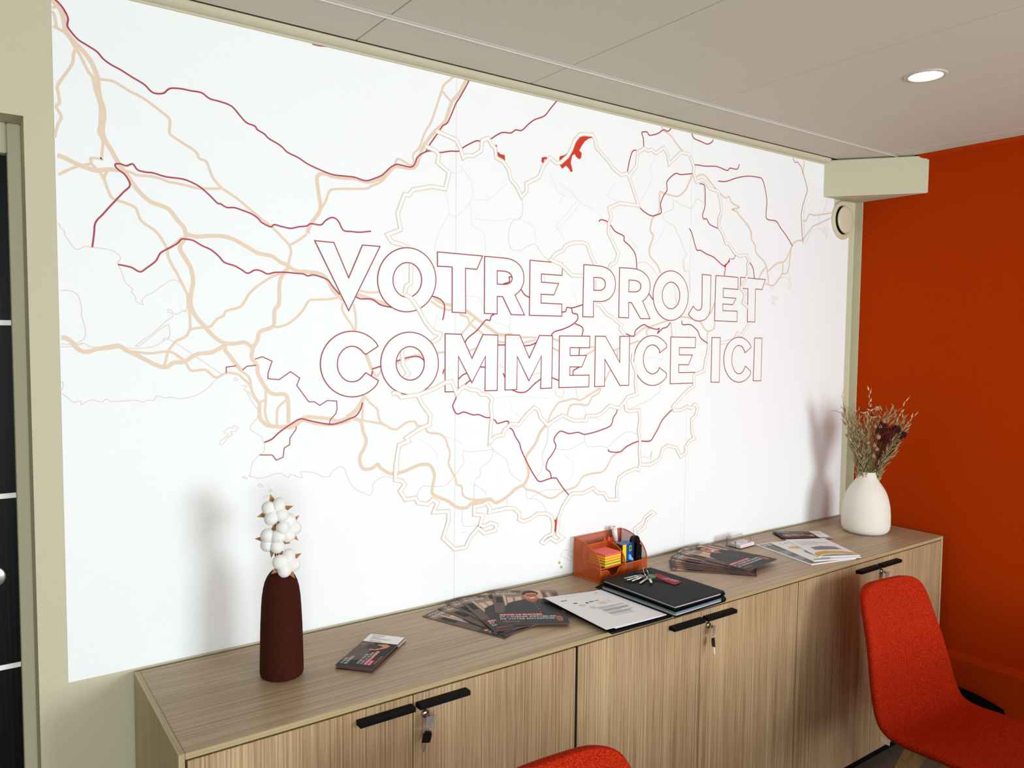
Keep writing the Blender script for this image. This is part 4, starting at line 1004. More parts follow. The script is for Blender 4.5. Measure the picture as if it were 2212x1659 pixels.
# strawflowers
for (a, d, z, lab) in [(-.042, .035, .525, 'wine and cream strawflower at the left of the dried bunch'), (.034, .0, .536, 'cream strawflower with red top, at the right of the other strawflowers'), (-.008, .05, .508, 'cream strawflower lowest of the strawflowers in the bunch'),
                       (-.018, .045, .538, 'small pinkish strawflower between the cream ones')]:
    t = thing('strawflower', lab, 'dried flower', (WVX, WVY, CT), 0, 'strawflowers in the white vase')
    tip = W3(a, d, z); P = bend(tip); s = MB(); s.tube(P, .0014, n=5); s.build('stem', STRAW, t)
    hd = MB()
    for ring, (nr, rr_, zz) in enumerate(((10, .013, 0), (8, .010, .005), (6, .006, .009))):
        for k in range(nr):
            an = 2*PI*k/nr+ring; dr = Vector((math.cos(an), math.sin(an), 0))
            spikelet(hd, tip+Vector((0, 0, zz-.006)), dr*1.0+Vector((0, 0, .55+ring*.5)), rr_+.005, .0075, 0 if ring < 1 or a > 0 else 1)
    hd.ball(tip, .006, n=8, mi=1)
    hd.build('flower_head', [PETAL, PETALR], t)
# seed pods
pods = [(-.002, .055, .340, 'lowest rosy seed pod, just above the neck of the white vase'), (.008, .062, .370, 'second lowest rosy seed pod at the front of the dried bunch'), (-.002, .060, .386, 'third lowest rosy seed pod at the front of the dried bunch'),
        (-.028, .055, .397, 'leftmost rosy seed pod at the front of the dried bunch'), (.013, .060, .422, 'largest rosy seed pod beside the dark red bloom'), (.000, .055, .466, 'peach seed pod under the strawflowers'), (.040, .05, .488, 'brownish seed pod under the right strawflower'), (.026, .05, .462, 'small seed pod above the dark red bloom')]
for (a, d, z, lab) in pods:
    t = thing('seed_pod_stem', lab, 'seed pod', (WVX, WVY, CT), 0, 'seed pods in the white vase')
    tip = W3(a, d, z); s = MB(); s.tube(bend(tip), .0010, n=5); s.build('stem', STRAW, t)
    rp = .0105 if a == .013 else .0080; h = MB(); h.ball(tip, rp, rp, rp*1.05, n=10)
    for k in range(5):
        an = 2*PI*k/5; spikelet(h, tip+Vector((0, 0, .007)), Vector((math.cos(an)*.5, math.sin(an)*.5, 1)), .007, .003)
    h.build('pod', POD, t)
# dark wine red bloom sprays
blooms = [(.030, .05, .445, .028, 'dark wine red bloom nearest the seed pods'), (.066, .045, .440, .026, 'dark wine red bloom in the middle of the red cluster'), (.040, .04, .468, .020, 'dark wine red bloom highest in the red cluster'),
          (.130, .03, .428, .022, 'dark wine red bloom furthest right in the bunch'), (.050, .055, .412, .022, 'dark wine red bloom lowest in the red cluster'), (.098, .04, .452, .024, 'dark wine red bloom right of the red cluster')]
for (a, d, z, rad, lab) in blooms:
    t = thing('red_bloom_stem', lab, 'dried flower', (WVX, WVY, CT), 0, 'wine red blooms in the white vase')
    tip = W3(a, d, z); P = bend(tip); s = MB(); s.tube(P, .0014, n=5)
    h = MB()
    for k in range(110):
        v_ = Vector((RR.gauss(0, 1), RR.gauss(0, 1), RR.gauss(.3, .8))).normalized()*rad*RR.uniform(.45, 1.0)
        spikelet(h, tip+v_*.6, v_.normalized()+Vector((0, 0, .3)), .012, .0060)
        if k % 7 == 0: s.tube([P[5], tip+v_*.8], .0006, n=4)
    s.build('stem', WINE, t); h.build('bloom', WINE, t)
# ------------------------------------------------------------------ printed paper on the cabinet top
PB = mat('print_brown', rgb(150, 120, 102), 0.5, spec=.2, noise=.2, nscale=18)
PBD = mat('print_brown_dark', rgb(100, 82, 72), 0.5, spec=.2, noise=.15, nscale=25)
PBL = mat('print_beige', rgb(214, 184, 162), 0.5, spec=.2)
PDK = mat('print_charcoal', rgb(50, 49, 50), 0.5, spec=.2, noise=.12, nscale=30)
PBK = mat('print_black', rgb(20, 18, 19), 0.5, spec=.2)
PSK = mat('print_skin', rgb(212, 134, 98), 0.5, spec=.2)
PSK2 = mat('print_skin_shade', rgb(160, 92, 66), 0.5, spec=.2)
PWH = mat('print_white', rgb(240, 238, 236), 0.4)
PRD = mat('print_red_bar', rgb(200, 46, 54), 0.5, spec=.2)
POR = mat('print_orange', rgb(222, 104, 70), 0.4)
PAPER = mat('paper_white', rgb(232, 230, 230), 0.6)
PGR = mat('print_grey', rgb(150, 150, 152), 0.6)
PEDGE = mat('paper_edge', rgb(112, 84, 78), 0.7, spec=.2)
PYEL = mat('print_ochre', rgb(214, 164, 40), 0.4)
PGRN = mat('print_moss', rgb(92, 96, 82), 0.4, noise=.35, nscale=60)
PGLS = mat('print_steel_blue', rgb(120, 118, 128), 0.4, noise=.3, nscale=70)
COVER_MATS = [PB, PBD, PBL, PDK, PBK, PSK, PSK2, PWH, PRD, POR]

def brochure_cover():
    """A4 cover print, origin at the bottom-left corner, on z = 0"""
    W_, H_ = .21, .297; mb = MB(); e = .00010
    U = lambda L: [(x*W_, y*H_) for x, y in L]
    put_poly(mb, U(rect(0, 1, 0, 1)), 0, 0)
    z = e
    put_poly(mb, U([(0, .30), (.17, .30), (.16, .82), (0, .84)]), z, 1)
    put_poly(mb, U([(0, .93), (.44, .93), (.44, 1), (0, 1)]), z, 1)
    put_poly(mb, U([(.05, .62), (.14, .62), (.14, .80), (.05, .80)]), z*2, 4)
    put_poly(mb, U([(.17, .42), (.20, .42), (.19, .86), (.155, .86)]), z*2, 2)
    put_poly(mb, U([(.22, .60), (.30, .62), (.30, .78), (.21, .78)]), z, 2)
    put_poly(mb, U([(.33, .62), (.43, .64), (.43, .80), (.33, .79)]), z, 2)
    put_poly(mb, U([(.62, .66), (.76, .62), (.745, 1), (.63, 1)]), z, 2)
    put_poly(mb, U([(.78, .62), (.84, .60), (.80, .94), (.76, .94)]), z, 1)
    put_poly(mb, U([(.86, .60), (.90, .60), (.86, .92), (.83, .92)]), z, 2)
    put_poly(mb, U([(.93, .60), (1, .58), (1, .92), (.90, .92)]), z, 1)
    # man in a dark collarless shirt
    put_poly(mb, U([(.13, .26), (.15, .48), (.21, .60), (.30, .655), (.44, .70), (.48, .735), (.70, .725), (.80, .68), (.90, .63), (.945, .50), (.97, .26)]), z*3, 3)
    put_poly(mb, U([(.46, .725), (.52, .66), (.595, .595), (.66, .68), (.695, .725), (.66, .78), (.50, .78)]), z*4, 6)
    put_poly(mb, U(ell(.585, .81, .098, .135, 22)), z*5, 5)
    put_poly(mb, U(ell(.482, .80, .018, .035, 10)), z*5, 5)
    put_poly(mb, U([(.46, .845), (.46, .92), (.50, .965), (.58, .985), (.66, .965), (.70, .91), (.695, .85), (.675, .86), (.665, .90), (.60, .915), (.52, .90), (.495, .86)]), z*6, 4)
    put_poly(mb, U(ell(.59, .725, .060, .036, 16)), z*6, 6)
    put_poly(mb, U(ell(.59, .742, .044, .017, 14)), z*7, 7)
    for gx in (.545, .632):
        put_poly(mb, U(ell(gx, .835, .036, .026, 12)), z*6, 4); put_poly(mb, U(ell(gx, .834, .029, .019, 12)), z*7, 6)
    put_poly(mb, U(rect(.575, .60, .838, .846)), z*7, 4); put_poly(mb, U(rect(.57, .60, .770, .815)), z*6, 6)
    for k in range(4): put_poly(mb, U(ell(.612+.012*k, .56-.075*k, .006, .006, 8)), z*5, 7)
    # dark foot of the cover
    put_poly(mb, U([(0, 0), (1, 0), (1, .30), (.0, .32)]), z*4, 3)
    put_poly(mb, U(ell(.885, .14, .05, .075, 14)), z*5, 6)
    put_poly(mb, U(rect(.055, .665, .235, .285)), z*5, 8)
    put_text(mb, 'BÂTIR LE SUCCÈS', .07*W_, .65*W_, .243*H_, .283*H_, z*6, 7)
    put_text(mb, "ET L'AVENIR IMMOBILIER", .06*W_, .85*W_, .185*H_, .222*H_, z*6, 7)
    put_text(mb, 'DE VOTRE ENTREPRISE', .06*W_, .82*W_, .130*H_, .165*H_, z*6, 7)
    put_text(mb, '+PROCHE', .08*W_, .32*W_, .058*H_, .090*H_, z*6, 9)
    put_text(mb, 'HOQUEL', .065*W_, .31*W_, .935*H_, .975*H_, z*6, 7)
    put_text(mb, 'BUSINESS', .065*W_, .365*W_, .885*H_, .925*H_, z*6, 7)
    put_poly(mb, U(rect(.065, .36, .872, .876)), z*6, 7)
    return mb
_cov = brochure_cover()
def make_brochure(lab, grp):
    t = thing('brochure', lab, 'brochure', (0, 0, 0), 0, grp)
    bb = MB(); bb.box(0, .21, 0, .297, 0, .0018, mi=0); bb.build('pages', [PEDGE], t)
    c = _cov.build('cover_print', COVER_MATS, t); c.location = (0, 0, .00185)
    return t
def place(t, bl, deg, z, tilt=0.0, tx=0.0):
    t.location = (bl[0], bl[1], z); t.rotation_euler = (math.radians(tilt), math.radians(tx), math.radians(deg)); return t
b0 = make_brochure('bottom brochure of the left fan, turned furthest left, touching the wood', 'brochures fanned out left of the papers')
left_fan = [((1.209, -.356), 20.5, None), ((1.217, -.345), 8.3, 'second brochure from the bottom of the left fan'),
            ((1.228, -.325), 2.6, 'middle brochure of the five in the left fan'),
            ((1.205, -.310), -11, 'brochure just under the top one of the left fan'),
            ((1.237, -.277), -31, 'top brochure of the left fan, bearded man in glasses fully visible')]
ZS = .0020
for k, (bl, dg, lab) in enumerate(left_fan):
    t = b0 if k == 0 else copy_tree(b0)
    if lab: t['label'] = lab
    place(t, bl, dg, CT+.0004+k*ZS)
right_lab = ['bottom brochure of the right fan, turned furthest left beside the black folder', 'second brochure from the bottom of the right fan', 'third brochure from the bottom of the right fan',
             'fourth brochure from the bottom of the right fan', 'fifth brochure from the bottom of the right fan', 'brochure just under the top one of the right fan', 'top brochure of the right fan behind the black folders, bearded man visible']
BLT = [(2.262, -.392), (2.262, -.388), (2.258, -.384), (2.254, -.380), (2.250, -.376), (2.247, -.372), (2.244, -.366)]
ANG = [42, 36.5, 33.5, 30, 26.5, 20.0, 7.5]
for k in range(7):
    t = copy_tree(b0); t['label'] = right_lab[k]; t['group'] = 'brochures fanned out right of the folders'
    place(t, BLT[k], ANG[k], CT+.0004+k*.0029)

# folded leaflets (100 x 210 mm); s runs along the long side, t across (towards the viewer)
def leaflet_print():
    mb = MB(); e = .0001; Lx, Ly = .21, .10
    q = lambda L: [(s*Lx, (1-t)*Ly) for s, t in L]
    put_poly(mb, q([(0, 0), (.755, 0), (.755, 1), (0, 1)]), 0, 4)
    put_poly(mb, q([(.14, .0), (.755, .0), (.755, .35), (.50, .5), (.20, .42)]), e, 1)
    put_poly(mb, q([(.755, 0), (1, 0), (1, 1), (.755, 1)]), 0, 7)
    # hands holding a tablet
    put_poly(mb, q([(.50, .42), (.52, .62), (.60, .80), (.68, .86), (.72, .74), (.70, .52), (.66, .50), (.64, .70), (.58, .64), (.55, .42)]), e*2, 5)
    put_poly(mb, q([(.545, .30), (.545, .58), (.665, .62), (.665, .34)]), e*3, 3)
    put_poly(mb, q(ell(.66, .12, .035, .08, 12)), e*2, 6)
    put_poly(mb, q([(.60, .24), (.68, .28), (.70, .48), (.60, .40)]), e*2, 3)
    put_text(mb, 'HOQUEL', .06*Lx, .23*Lx, (1-.14)*Ly, (1-.06)*Ly, e*3, 7)
    put_text(mb, 'BUSINESS', .06*Lx, .29*Lx, (1-.24)*Ly, (1-.16)*Ly, e*3, 7)
    put_text(mb, 'VOTRE TRAVAIL', .09*Lx, .40*Lx, (1-.54)*Ly, (1-.46)*Ly, e*3, 7)
    put_text(mb, 'A DE LA VALEUR,', .09*Lx, .46*Lx, (1-.64)*Ly, (1-.56)*Ly, e*3, 7)
    put_poly(mb, q([(.08, .655), (.50, .655), (.50, .75), (.08, .75)]), e*3, 8)
    put_text(mb, 'VOTRE COMMERCE', .09*Lx, .49*Lx, (1-.74)*Ly, (1-.665)*Ly, e*4, 7)
    put_poly(mb, q([(.08, .755), (.22, .755), (.22, .845), (.08, .845)]), e*3, 8)
    put_text(mb, 'AUSSI', .09*Lx, .21*Lx, (1-.835)*Ly, (1-.765)*Ly, e*4, 7)
    put_text(mb, '+PROCHE', .12*Lx, .36*Lx, (1-.96)*Ly, (1-.89)*Ly, e*3, 9)
    # white end, read across the short side
    rot = Matrix(((0, 1, 0, 0), (-1, 0, 0, Ly), (0, 0, 1, 0), (0, 0, 0, 1)))
    def tt(txt, t0, t1, s0, s1, mi): put_text(mb, txt, t0*Ly, t1*Ly, s0*Lx, s1*Lx, e*3, mi, rot)
    tt('HOQUEL BUSINESS', .10, .46, .945, .972, 4)
    tt('+PROCHE', .14, .50, .770, .805, 8)
    for k in range(4):
        s0 = .915-.024*k; put_poly(mb, q([(s0, .12), (s0, (.40, .34, .72, .62)[k]), (s0+.008, (.40, .34, .72, .62)[k]), (s0+.008, .12)]), e*2, 10)
    return mb
_lp = leaflet_print()
LMATS = COVER_MATS + [PGR]
def make_leaflet(lab, grp):
    t = thing('leaflet', lab, 'leaflet', (0, 0, 0), 0, grp)
    bb = MB(); bb.box(0, .21, 0, .10, 0, .0018); bb.build('folded_sheets', [PEDGE], t)
    c = _lp.build('cover_print', LMATS, t); c.location = (0, 0, .00185); return t
l0 = make_leaflet('bottom leaflet of the left stack beside the brown vase', 'leaflets stacked beside the brown vase')
lf = [('', .8140, -.351, 40.6), ('second leaflet from the bottom of the left stack', .8165, -.3515, 39.6), ('third leaflet from the bottom of the left stack', .8165, -.3500, 40.8),
      ('top leaflet of the left stack, its dark cover with white end visible', .8150, -.3495, 40.2)]
for k, (lab, x, y, dg) in enumerate(lf):
    t = l0 if k == 0 else copy_tree(l0)
    if lab: t['label'] = lab
    place(t, (x, y), dg, CT+.0004+k*.0028)
rf = [('bottom leaflet of the stack by the white vase', 2.778, -.128, -31), ('middle leaflet of the stack by the white vase', 2.783, -.131, -33), ('top leaflet of the stack by the white vase, pink and white end towards the vase', 2.780, -.127, -32)]
for k, (lab, x, y, dg) in enumerate(rf):
    t = copy_tree(l0); t['label'] = lab; t['group'] = 'leaflets stacked near the white vase'; place(t, (x, y), dg, CT+.0004+k*.0030)

# magazines on the right
def magazine(lab, W_, H_, bl, dg, z, kind, thick=.0032):
    t = thing('magazine', lab, 'magazine', (bl[0], bl[1], z), math.radians(dg), 'property magazines near the white vase')
    bb = MB(); bb.box(0, W_, 0, H_, 0, thick, bevel=.0004, seg=1); bb.build('pages', PAPER, t)
    mb = MB(); e = .0001; U = lambda L: [(x*W_, y*H_) for x, y in L]
    MM = [PAPER, PGRN, PBK, PYEL, PGLS, PGR, PWH]
    if kind == 0:
        put_poly(mb, U(rect(.03, .97, .03, .97)), 0, 1)
        put_poly(mb, U([(.03, .45), (.30, .52), (.28, .62), (.03, .60)]), e, 5); put_poly(mb, U([(.05, .20), (.4, .28), (.4, .38), (.05, .34)]), e, 5)
        put_text(mb, 'IMMO', .07*W_, .42*W_, .88*H_, .94*H_, e*2, 6)
    elif kind == 1:
        put_text(mb, 'LA SU', .14*W_, .55*W_, .86*H_, .93*H_, e, 5)
        put_poly(mb, U(ell(.24, .66, .13, .055, 20)), e, 3)
        put_poly(mb, U([(.22, .42), (.36, .58), (1, .58), (1, .10), (.26, .10)]), e, 4); put_poly(mb, U([(.30, .12), (1, .10), (1, .3), (.6, .34)]), e*2, 1)
        put_poly(mb, U(rect(.06, .40, .05, .07)), e*2, 2)
    else:
        for k, (a, b_) in enumerate(((.12, .62), (.12, .86), (.12, .52))):
            put_text(mb, ('PATRIMOINE', 'INVESTISSEMENT', 'RETRAITE')[k], a*W_, b_*W_, (.80-.075*k)*H_, (.845-.075*k)*H_, e, 5)
        put_poly(mb, U([(.22, .36), (.86, .34), (.82, .50), (.52, .56), (.22, .50)]), e, 4)
        put_poly(mb, U([(.0, .10), (.10, .22), (.40, .29), (.75, .25), (1, .14), (1, .05), (.70, .13), (.40, .15), (.15, .10), (.03, .0), (0, 0)]), e, 3)
        put_poly(mb, U([(.06, .0), (.18, .07), (.45, .11), (.80, .08), (1, .01), (1, 0)]), e*2, 5)
    c = mb.build('cover_print', MM, t); c.location = (0, 0, thick+.0001)
    return t
magazine('white edged magazine with dark green cover, bottom of the three', .222, .300, (2.546, -.418), -12, CT+.0004, 0)
magazine('white magazine with round yellow badge, middle of the three', .212, .275, (2.583, -.404), -19, CT+.0042, 1)
magazine('white magazine with ochre wave on its cover, top of the three', .172, .252, (2.640, -.386), -27, CT+.0080, 2)

# business card holder
h = thing('card_holder', 'small clear acrylic business card holder by the wall', 'card holder', (2.507, -.128, CT), math.radians(3))
bb = MB(); bb.box(-.003, .100, -.002, .068, .0003, .0025); bb.box(-.003, .100, .060, .0625, .0025, .036, bevel=.0008)
bb.box(-.003, -.0005, .020, .060, .0025, .030); bb.box(.0975, .100, .020, .060, .0025, .030)
bb.build('clear_tray', CLEAR, h)
CARDW = mat('card_pinkish_white', rgb(232, 218, 224), 0.5)
cs = thing('business_cards', 'little stack of white business cards inside the clear holder', 'cards', (2.510, -.128, CT+.0028), math.radians(3))
bb = MB(); bb.box(0, .092, 0, .055, 0, .0125, bevel=.0004, seg=1); bb.build('card_stack', CARDW, cs)
mb = MB(); put_poly(mb, [(.008, .032), (.016, .030), (.024, .046), (.019, .048)], 0, 1); put_poly(mb, rect(.075, .086, .010, .022), 0, 1)
for k in range(4): put_poly(mb, rect(.028, (.078, .070, .062, .066)[k], .040-.008*k, .042-.008*k), 0, 0)
o = mb.build('card_print', [PGR, PDK], cs); o.location = (0, 0, .0126)

# open black display folder with a pile of documents
def sheet(W_, H_, t, nx=12, ny=16, lift=None, z0=0.0):
    """thin bent sheet: closed slab with lift(x,y)"""
    vs = []; fs = []
    for s in (0, 1):
        for j in range(ny+1):
            for i in range(nx+1):
                x, y = W_*i/nx, H_*j/ny; vs.append((x, y, z0+(lift(x/W_, y/H_) if lift else 0)+t*s))
    n1 = (nx+1)*(ny+1); idx = lambda i, j, s: s*n1+j*(nx+1)+i
    for j in range(ny):
        for i in range(nx):
            fs.append([idx(i, j, 1), idx(i+1, j, 1), idx(i+1, j+1, 1), idx(i, j+1, 1)]); fs.append([idx(i, j, 0), idx(i, j+1, 0), idx(i+1, j+1, 0), idx(i+1, j, 0)])
    for i in range(nx): fs.append([idx(i, 0, 0), idx(i+1, 0, 0), idx(i+1, 0, 1), idx(i, 0, 1)]); fs.append([idx(i, ny, 1), idx(i+1, ny, 1), idx(i+1, ny, 0), idx(i, ny, 0)])
    for j in range(ny): fs.append([idx(0, j, 1), idx(0, j+1, 1), idx(0, j+1, 0), idx(0, j, 0)]); fs.append([idx(nx, j, 0), idx(nx, j+1, 0), idx(nx, j+1, 1), idx(nx, j, 1)])
    return vs, fs
FOLD = mat('black_folder_plastic', rgb(16, 17, 18), 0.55, spec=.14, bump=.12, bscale=500)
SLEEVE = mat('clear_sleeve', rgb(158, 164, 172), 0.22)
PURP = mat('paper_mauve', rgb(150, 108, 116), 0.5)
CYAN = mat('paper_blue', rgb(120, 170, 186), 0.5)
ft = math.radians(1.5)
rise = lambda x, y: .0158*max(0, (.75-x)/.75)*(.25+.75*y)      # left side rides up over the brochures
fo = thing('open_folder', 'black folder lying open under the white documents', 'folder', (1.470, -.505, CT+.0003), ft)
bb = MB(); vs, fs = sheet(.250, .315, .0016, lift=rise); bb.add(vs, fs, 0, True); bb.build('cover_left', FOLD, fo, sharp=40)
bb = MB(); vs, fs = sheet(.040, .330, .0016, nx=4, lift=lambda x, y: .004*math.sin(PI*x)); bb.add([(x+.2505, y+.006, z) for x, y, z in vs], fs, 0, True); bb.build('spine_fold', FOLD, fo, sharp=40)
bb = MB(); vs, fs = sheet(.222, .300, .0012, lift=lambda x, y: .0010+rise(x*.89+.09, y)); bb.add([(x+.022, y+.007, z+.001) for x, y, z in vs], fs, 0, True); bb.build('inner_sleeve', BLACKP, fo, sharp=40)
docs = [('lower white document poking out at the back right of the pile', (1.494, -.492), 1.0, .0052, .212, .287), ('white typed document on top of the pile in the open folder', (1.462, -.488), -.6, .0078, .222, .286)]
for k, (lab, bl, dg, z, W_, H_) in enumerate(docs):
    t = thing('document', lab, 'paper', (bl[0], bl[1], CT+z), math.radians(dg), 'documents in the open folder')
    lift = lambda x, y: rise(x*.87, y*.92+.05)+.0015*(1-y)**2
    bb = MB(); vs, fs = sheet(W_, H_, .0014, lift=lift); bb.add(vs, fs, 0, True); bb.build('sheet', PAPER, t, sharp=40)
    if k == 1:
        mb = MB()
        def bar(x0, x1, y, hgt, mi=0):
            n_ = max(1, int((x1-x0)/.02))
            for i in range(n_):
                a = x0+(x1-x0)*i/n_; b_ = x0+(x1-x0)*(i+1)/n_
                zz = lambda xx, yy: lift(xx/W_, yy/H_)+.0014+.0004
                mb.add([(a, y, zz(a, y)), (b_, y, zz(b_, y)), (b_, y+hgt, zz(b_, y+hgt)), (a, y+hgt, zz(a, y+hgt))], [[0, 1, 2, 3]], mi)
        bar(.028, .052, .236, .004, 1); bar(.070, .130, .268, .0008)
        bar(.052, .066, .203, .006, 1)
        for y in (.190, .184, .178): bar(.055, .080, y, .0012)
        for x in (.094,): 
            P = ell(.098, .196, .0055, .0055, 14); mb.add([(x, y, lift(x/W_, y/H_)+.0018) for x, y in P], [list(range(14))], 1)
        bar(.110, .128, .198, .005, 1); bar(.134, .150, .2, .004, 1)
        for y in (.184, .177, .170): bar(.130, .160, y, .0012); bar(.170, .182, y+.006, .0012)
        for y in (.160, .154): bar(.074, .098, y, .0014); 
        bar(.078, .094, .146, .003)
        for k2, y in enumerate((.146, .140, .134, .124, .119, .114, .109, .098, .093, .088, .083, .072)):
            bar(.096, .200-(.04 if k2 in (2, 6) else 0)-(.02 if k2 > 7 else 0), y, .0018 if k2 not in (3, 4, 5) else .0024)
        bar(.188, .200, .262, .004, 2)
        mb.build('typed_print', [PGR, PDK, PURP], t)

# two closed display folders with loose sheets, one on the other
def folder(lab, bl, dg, z, W_, H_, th):
    t = thing('display_folder', lab, 'folder', (bl[0], bl[1], z), math.radians(dg), 'closed black display folders')
    up = lambda x, y: .0015*math.sin(PI*y)+.003*(x if x < 1 else 1)*.4+.002*(1-y)
    bb = MB(); vs, fs = sheet(W_, H_, .0014); bb.add(vs, fs, 0, True); bb.build('back_cover', FOLD, t, sharp=40)
    bb = MB(); vs, fs = sheet(W_, H_, .0014, lift=up, z0=th-.0014); bb.add(vs, fs, 0, True); bb.build('front_cover', FOLD, t, sharp=40)
    bb = MB(); P = [(W_-.003+.5*th*math.sin(a)*.9, 0, th/2-.0005+th/2*math.cos(a)*.95) for a in [PI*k/8 for k in range(9)]]
    n_ = len(P); vs = [(x, y, zz+.0012*(1 if i < 5 else 0)) for y in (0, H_) for i, (x, _, zz) in enumerate(P)]
    P2_ = [(W_-.003+(.5*th-.0014)*math.sin(a)*.9, 0, th/2-.0005+(th/2-.0014)*math.cos(a)*.95) for a in [PI*k/8 for k in range(9)]]
    bb.tube([(W_-.002, .0, th*.5), (W_-.002, H_, th*.5)], th*.46, n=12); bb.build('spine', FOLD, t)
    cols = [SLEEVE, PWH, PURP, SLEEVE, CYAN, PWH]
    m_ = 5 if th > .012 else 3
    for k in range(m_):
        zz = .0020+(th-.0050)*k/m_
        bb = MB(); vs, fs = sheet(W_-.020-.003*(k % 2), H_-.012-.002*(k % 3), .0012, nx=6, ny=6); bb.add([(x+.006+.002*(k % 3), y+.004+.002*((k+1) % 2), q+zz) for x, y, q in vs], fs, 0, True)
        bb.build('sheet', cols[k % 6], t, sharp=40)
    return t
folder('lower black display folder, colourful sheets showing at its edge', (1.718, -.512), 2.0, CT+.0034, .236, .325, .0150)
folder('upper black display folder with the keys lying on it', (1.722, -.505), 1.0, CT+.0034+.0205, .232, .318, .0095)
FTOP = CT+.0034+.0205+.0095+.0040

# key bunch with red strap on the upper folder
REDT = mat('red_strap', rgb(150, 12, 22), 0.6)
GREENT = mat('green_key_cap', rgb(52, 132, 84), 0.5)
BRASS = mat('key_nickel', rgb(206, 196, 186), 0.28, metal=1.0)
kb = thing('key_bunch', 'bunch of keys with green cap and red strap on the black folder', 'keys', (1.858, -.262, FTOP))
bb = MB(); n = 30; rm = Matrix.Translation((-.006, .004, .0135)) @ Matrix.Rotation(.5, 4, 'Z') @ Matrix.Rotation(1.05, 4, 'X')
bb.tube([rm @ Vector((.0165*math.cos(2*PI*k/n), .0165*math.sin(2*PI*k/n), 0)) for k in range(n)], .0014, n=8, closed=True); bb.build('split_ring', BRASS, kb)
def key(mb, p, ang, ln, z, bow=.011):
    mt = Matrix.Translation((p[0], p[1], z)) @ Matrix.Rotation(math.radians(ang), 4, 'Z')
    mb.prism([(bow*math.cos(a), bow*math.sin(a)) for a in [2*PI*k/16 for k in range(16)]], 0, .0022, mtx=mt)
    mb.prism([(.008, -.0042), (ln-.005, -.0042), (ln, -.001), (ln-.003, .0020), (ln-.008, .0042), (ln-.012, .0022), (ln-.017, .0042), (.008, .0042)], .0003, .0019, mtx=mt)
mb = MB(); key(mb, (-.022, -.016), 203, .062, .0012); mb.build('key', BRASS, kb)
mb = MB(); key(mb, (-.014, -.018), 232, .060, .0038); mb.build('key', BRASS, kb)
mb = MB(); mt = Matrix.Translation((-.004, -.020, .0062)) @ Matrix.Rotation(math.radians(215), 4, 'Z')
mb.prism(ell(0, 0, .0165, .0135, 18), 0, .0036, mtx=mt, bevel=.001); mb.build('key_cap', GREENT, kb)
for k, (x, y, an, ln) in enumerate(((-.020, .012, 172, .070), (-.018, .002, 178, .076), (-.020, -.006, 184, .066))):
    mb = MB(); mt = Matrix.Translation((x, y, .0052)) @ Matrix.Rotation(math.radians(an), 4, 'Z')
    mb.tube([mt @ Vector(p) for p in ((0, 0, 0), (ln*.35, 0, .001), (ln*.36, 0, .001), (ln, 0, -.0015))], .0034, n=8, r1=.0026); mb.build('long_key', STEEL, kb)
mb = MB(); mt = Matrix.Translation((-.004, .030, .006)) @ Matrix.Rotation(math.radians(168), 4, 'Z'); mb.box(-.018, .020, -.008, .008, -.005, .005, bevel=.003, mtx=mt); mb.box(.020, .042, -.003, .003, -.001, .001, mtx=mt); mb.build('black_key', BLACKP, kb)
# flat strap: curls up at the ring, lies flat at its end
vs = []; fs = []; ns = 14
d0 = Vector((.010, -.018)); d1 = Vector((.028, -.108)); axis = (d1-d0).normalized(); sd = Vector((-axis.y, axis.x))
for i in range(ns+1):
    u = i/ns; c = d0.lerp(d1, u); hw = .0115+.009*u; zz = .0075*(1-u)**1.6*1.0+.0012+.0012*math.sin(u*6)
    for s in (-1, 1):
        for q in (0, .0012): vs.append((c.x+sd.x*hw*s, c.y+sd.y*hw*s, zz+q+(.003*(1-u) if s > 0 else 0)))
for i in range(ns):
    a = 4*i; b_ = a+4
    fs += [[a+1, a+3, b_+3, b_+1], [a, b_, b_+2, a+2], [a, a+1, b_+1, b_], [a+2, b_+2, b_+3, a+3]]
fs += [[0, 2, 3, 1], [4*ns, 4*ns+1, 4*ns+3, 4*ns+2]]
mb = MB(); mb.add(vs, fs, 0, True); st = mb.build('red_strap', REDT, kb, sharp=50)
mb = MB()
mt = Matrix.Translation((d1.x, d1.y, 0)) @ Matrix.Rotation(math.atan2(-axis.y, -axis.x), 4, 'Z')
put_text(mb, '06 651 72405', .008, .062, .000, .008, .0070, 0, mt); put_text(mb, 'HOQUEL BUSINESS', .004, .064, -.012, -.004, .0066, 0, mt)
mb.build('strap_print', PWH, st)

# ------------------------------------------------------------------ orange wire mesh desk organiser
OFR = mat('organiser_orange', rgb(204, 88, 14), 0.5)
OMESH = mesh_mat('organiser_mesh', rgb(190, 80, 10))
org = thing('desk_organiser', 'orange wire mesh desk organiser holding stationery, against the wall', 'desk organiser', (1.750, -.146, CT+.0006), math.radians(4.0))
OW, OD, OH = .236, .126, .132
def opanel(name, pts3, r=.0022, solid=False):
    n_ = len(pts3); mb = MB(); mb.add(pts3, [list(range(n_))], 0)
    o = mb.build(name, OMESH, org)
    fr = MB(); fr.tube(pts3, r, n=6, closed=True); fr.build('wire_frame', OFR, o); return o
opanel('back_panel', [(0, OD, .002), (OW, OD, .002), (OW, OD, OH), (0, OD, OH)])
def side(x, hb, hf, yb=OD, yf=0.0, n_=10):
    P = [(x, yf, .002), (x, yb, .002), (x, yb, hb)]
    for k in range(1, n_+1):
        a = PI/2*k/n_; P.append((x, yb-(yb-yf)*math.sin(a), hf+(hb-hf)*math.cos(a)))
    return P
opanel('side_panel', side(0, OH, .050)); opanel('side_panel', side(OW, OH, .046)); opanel('divider', side(.122, .112, .050, yb=.082))
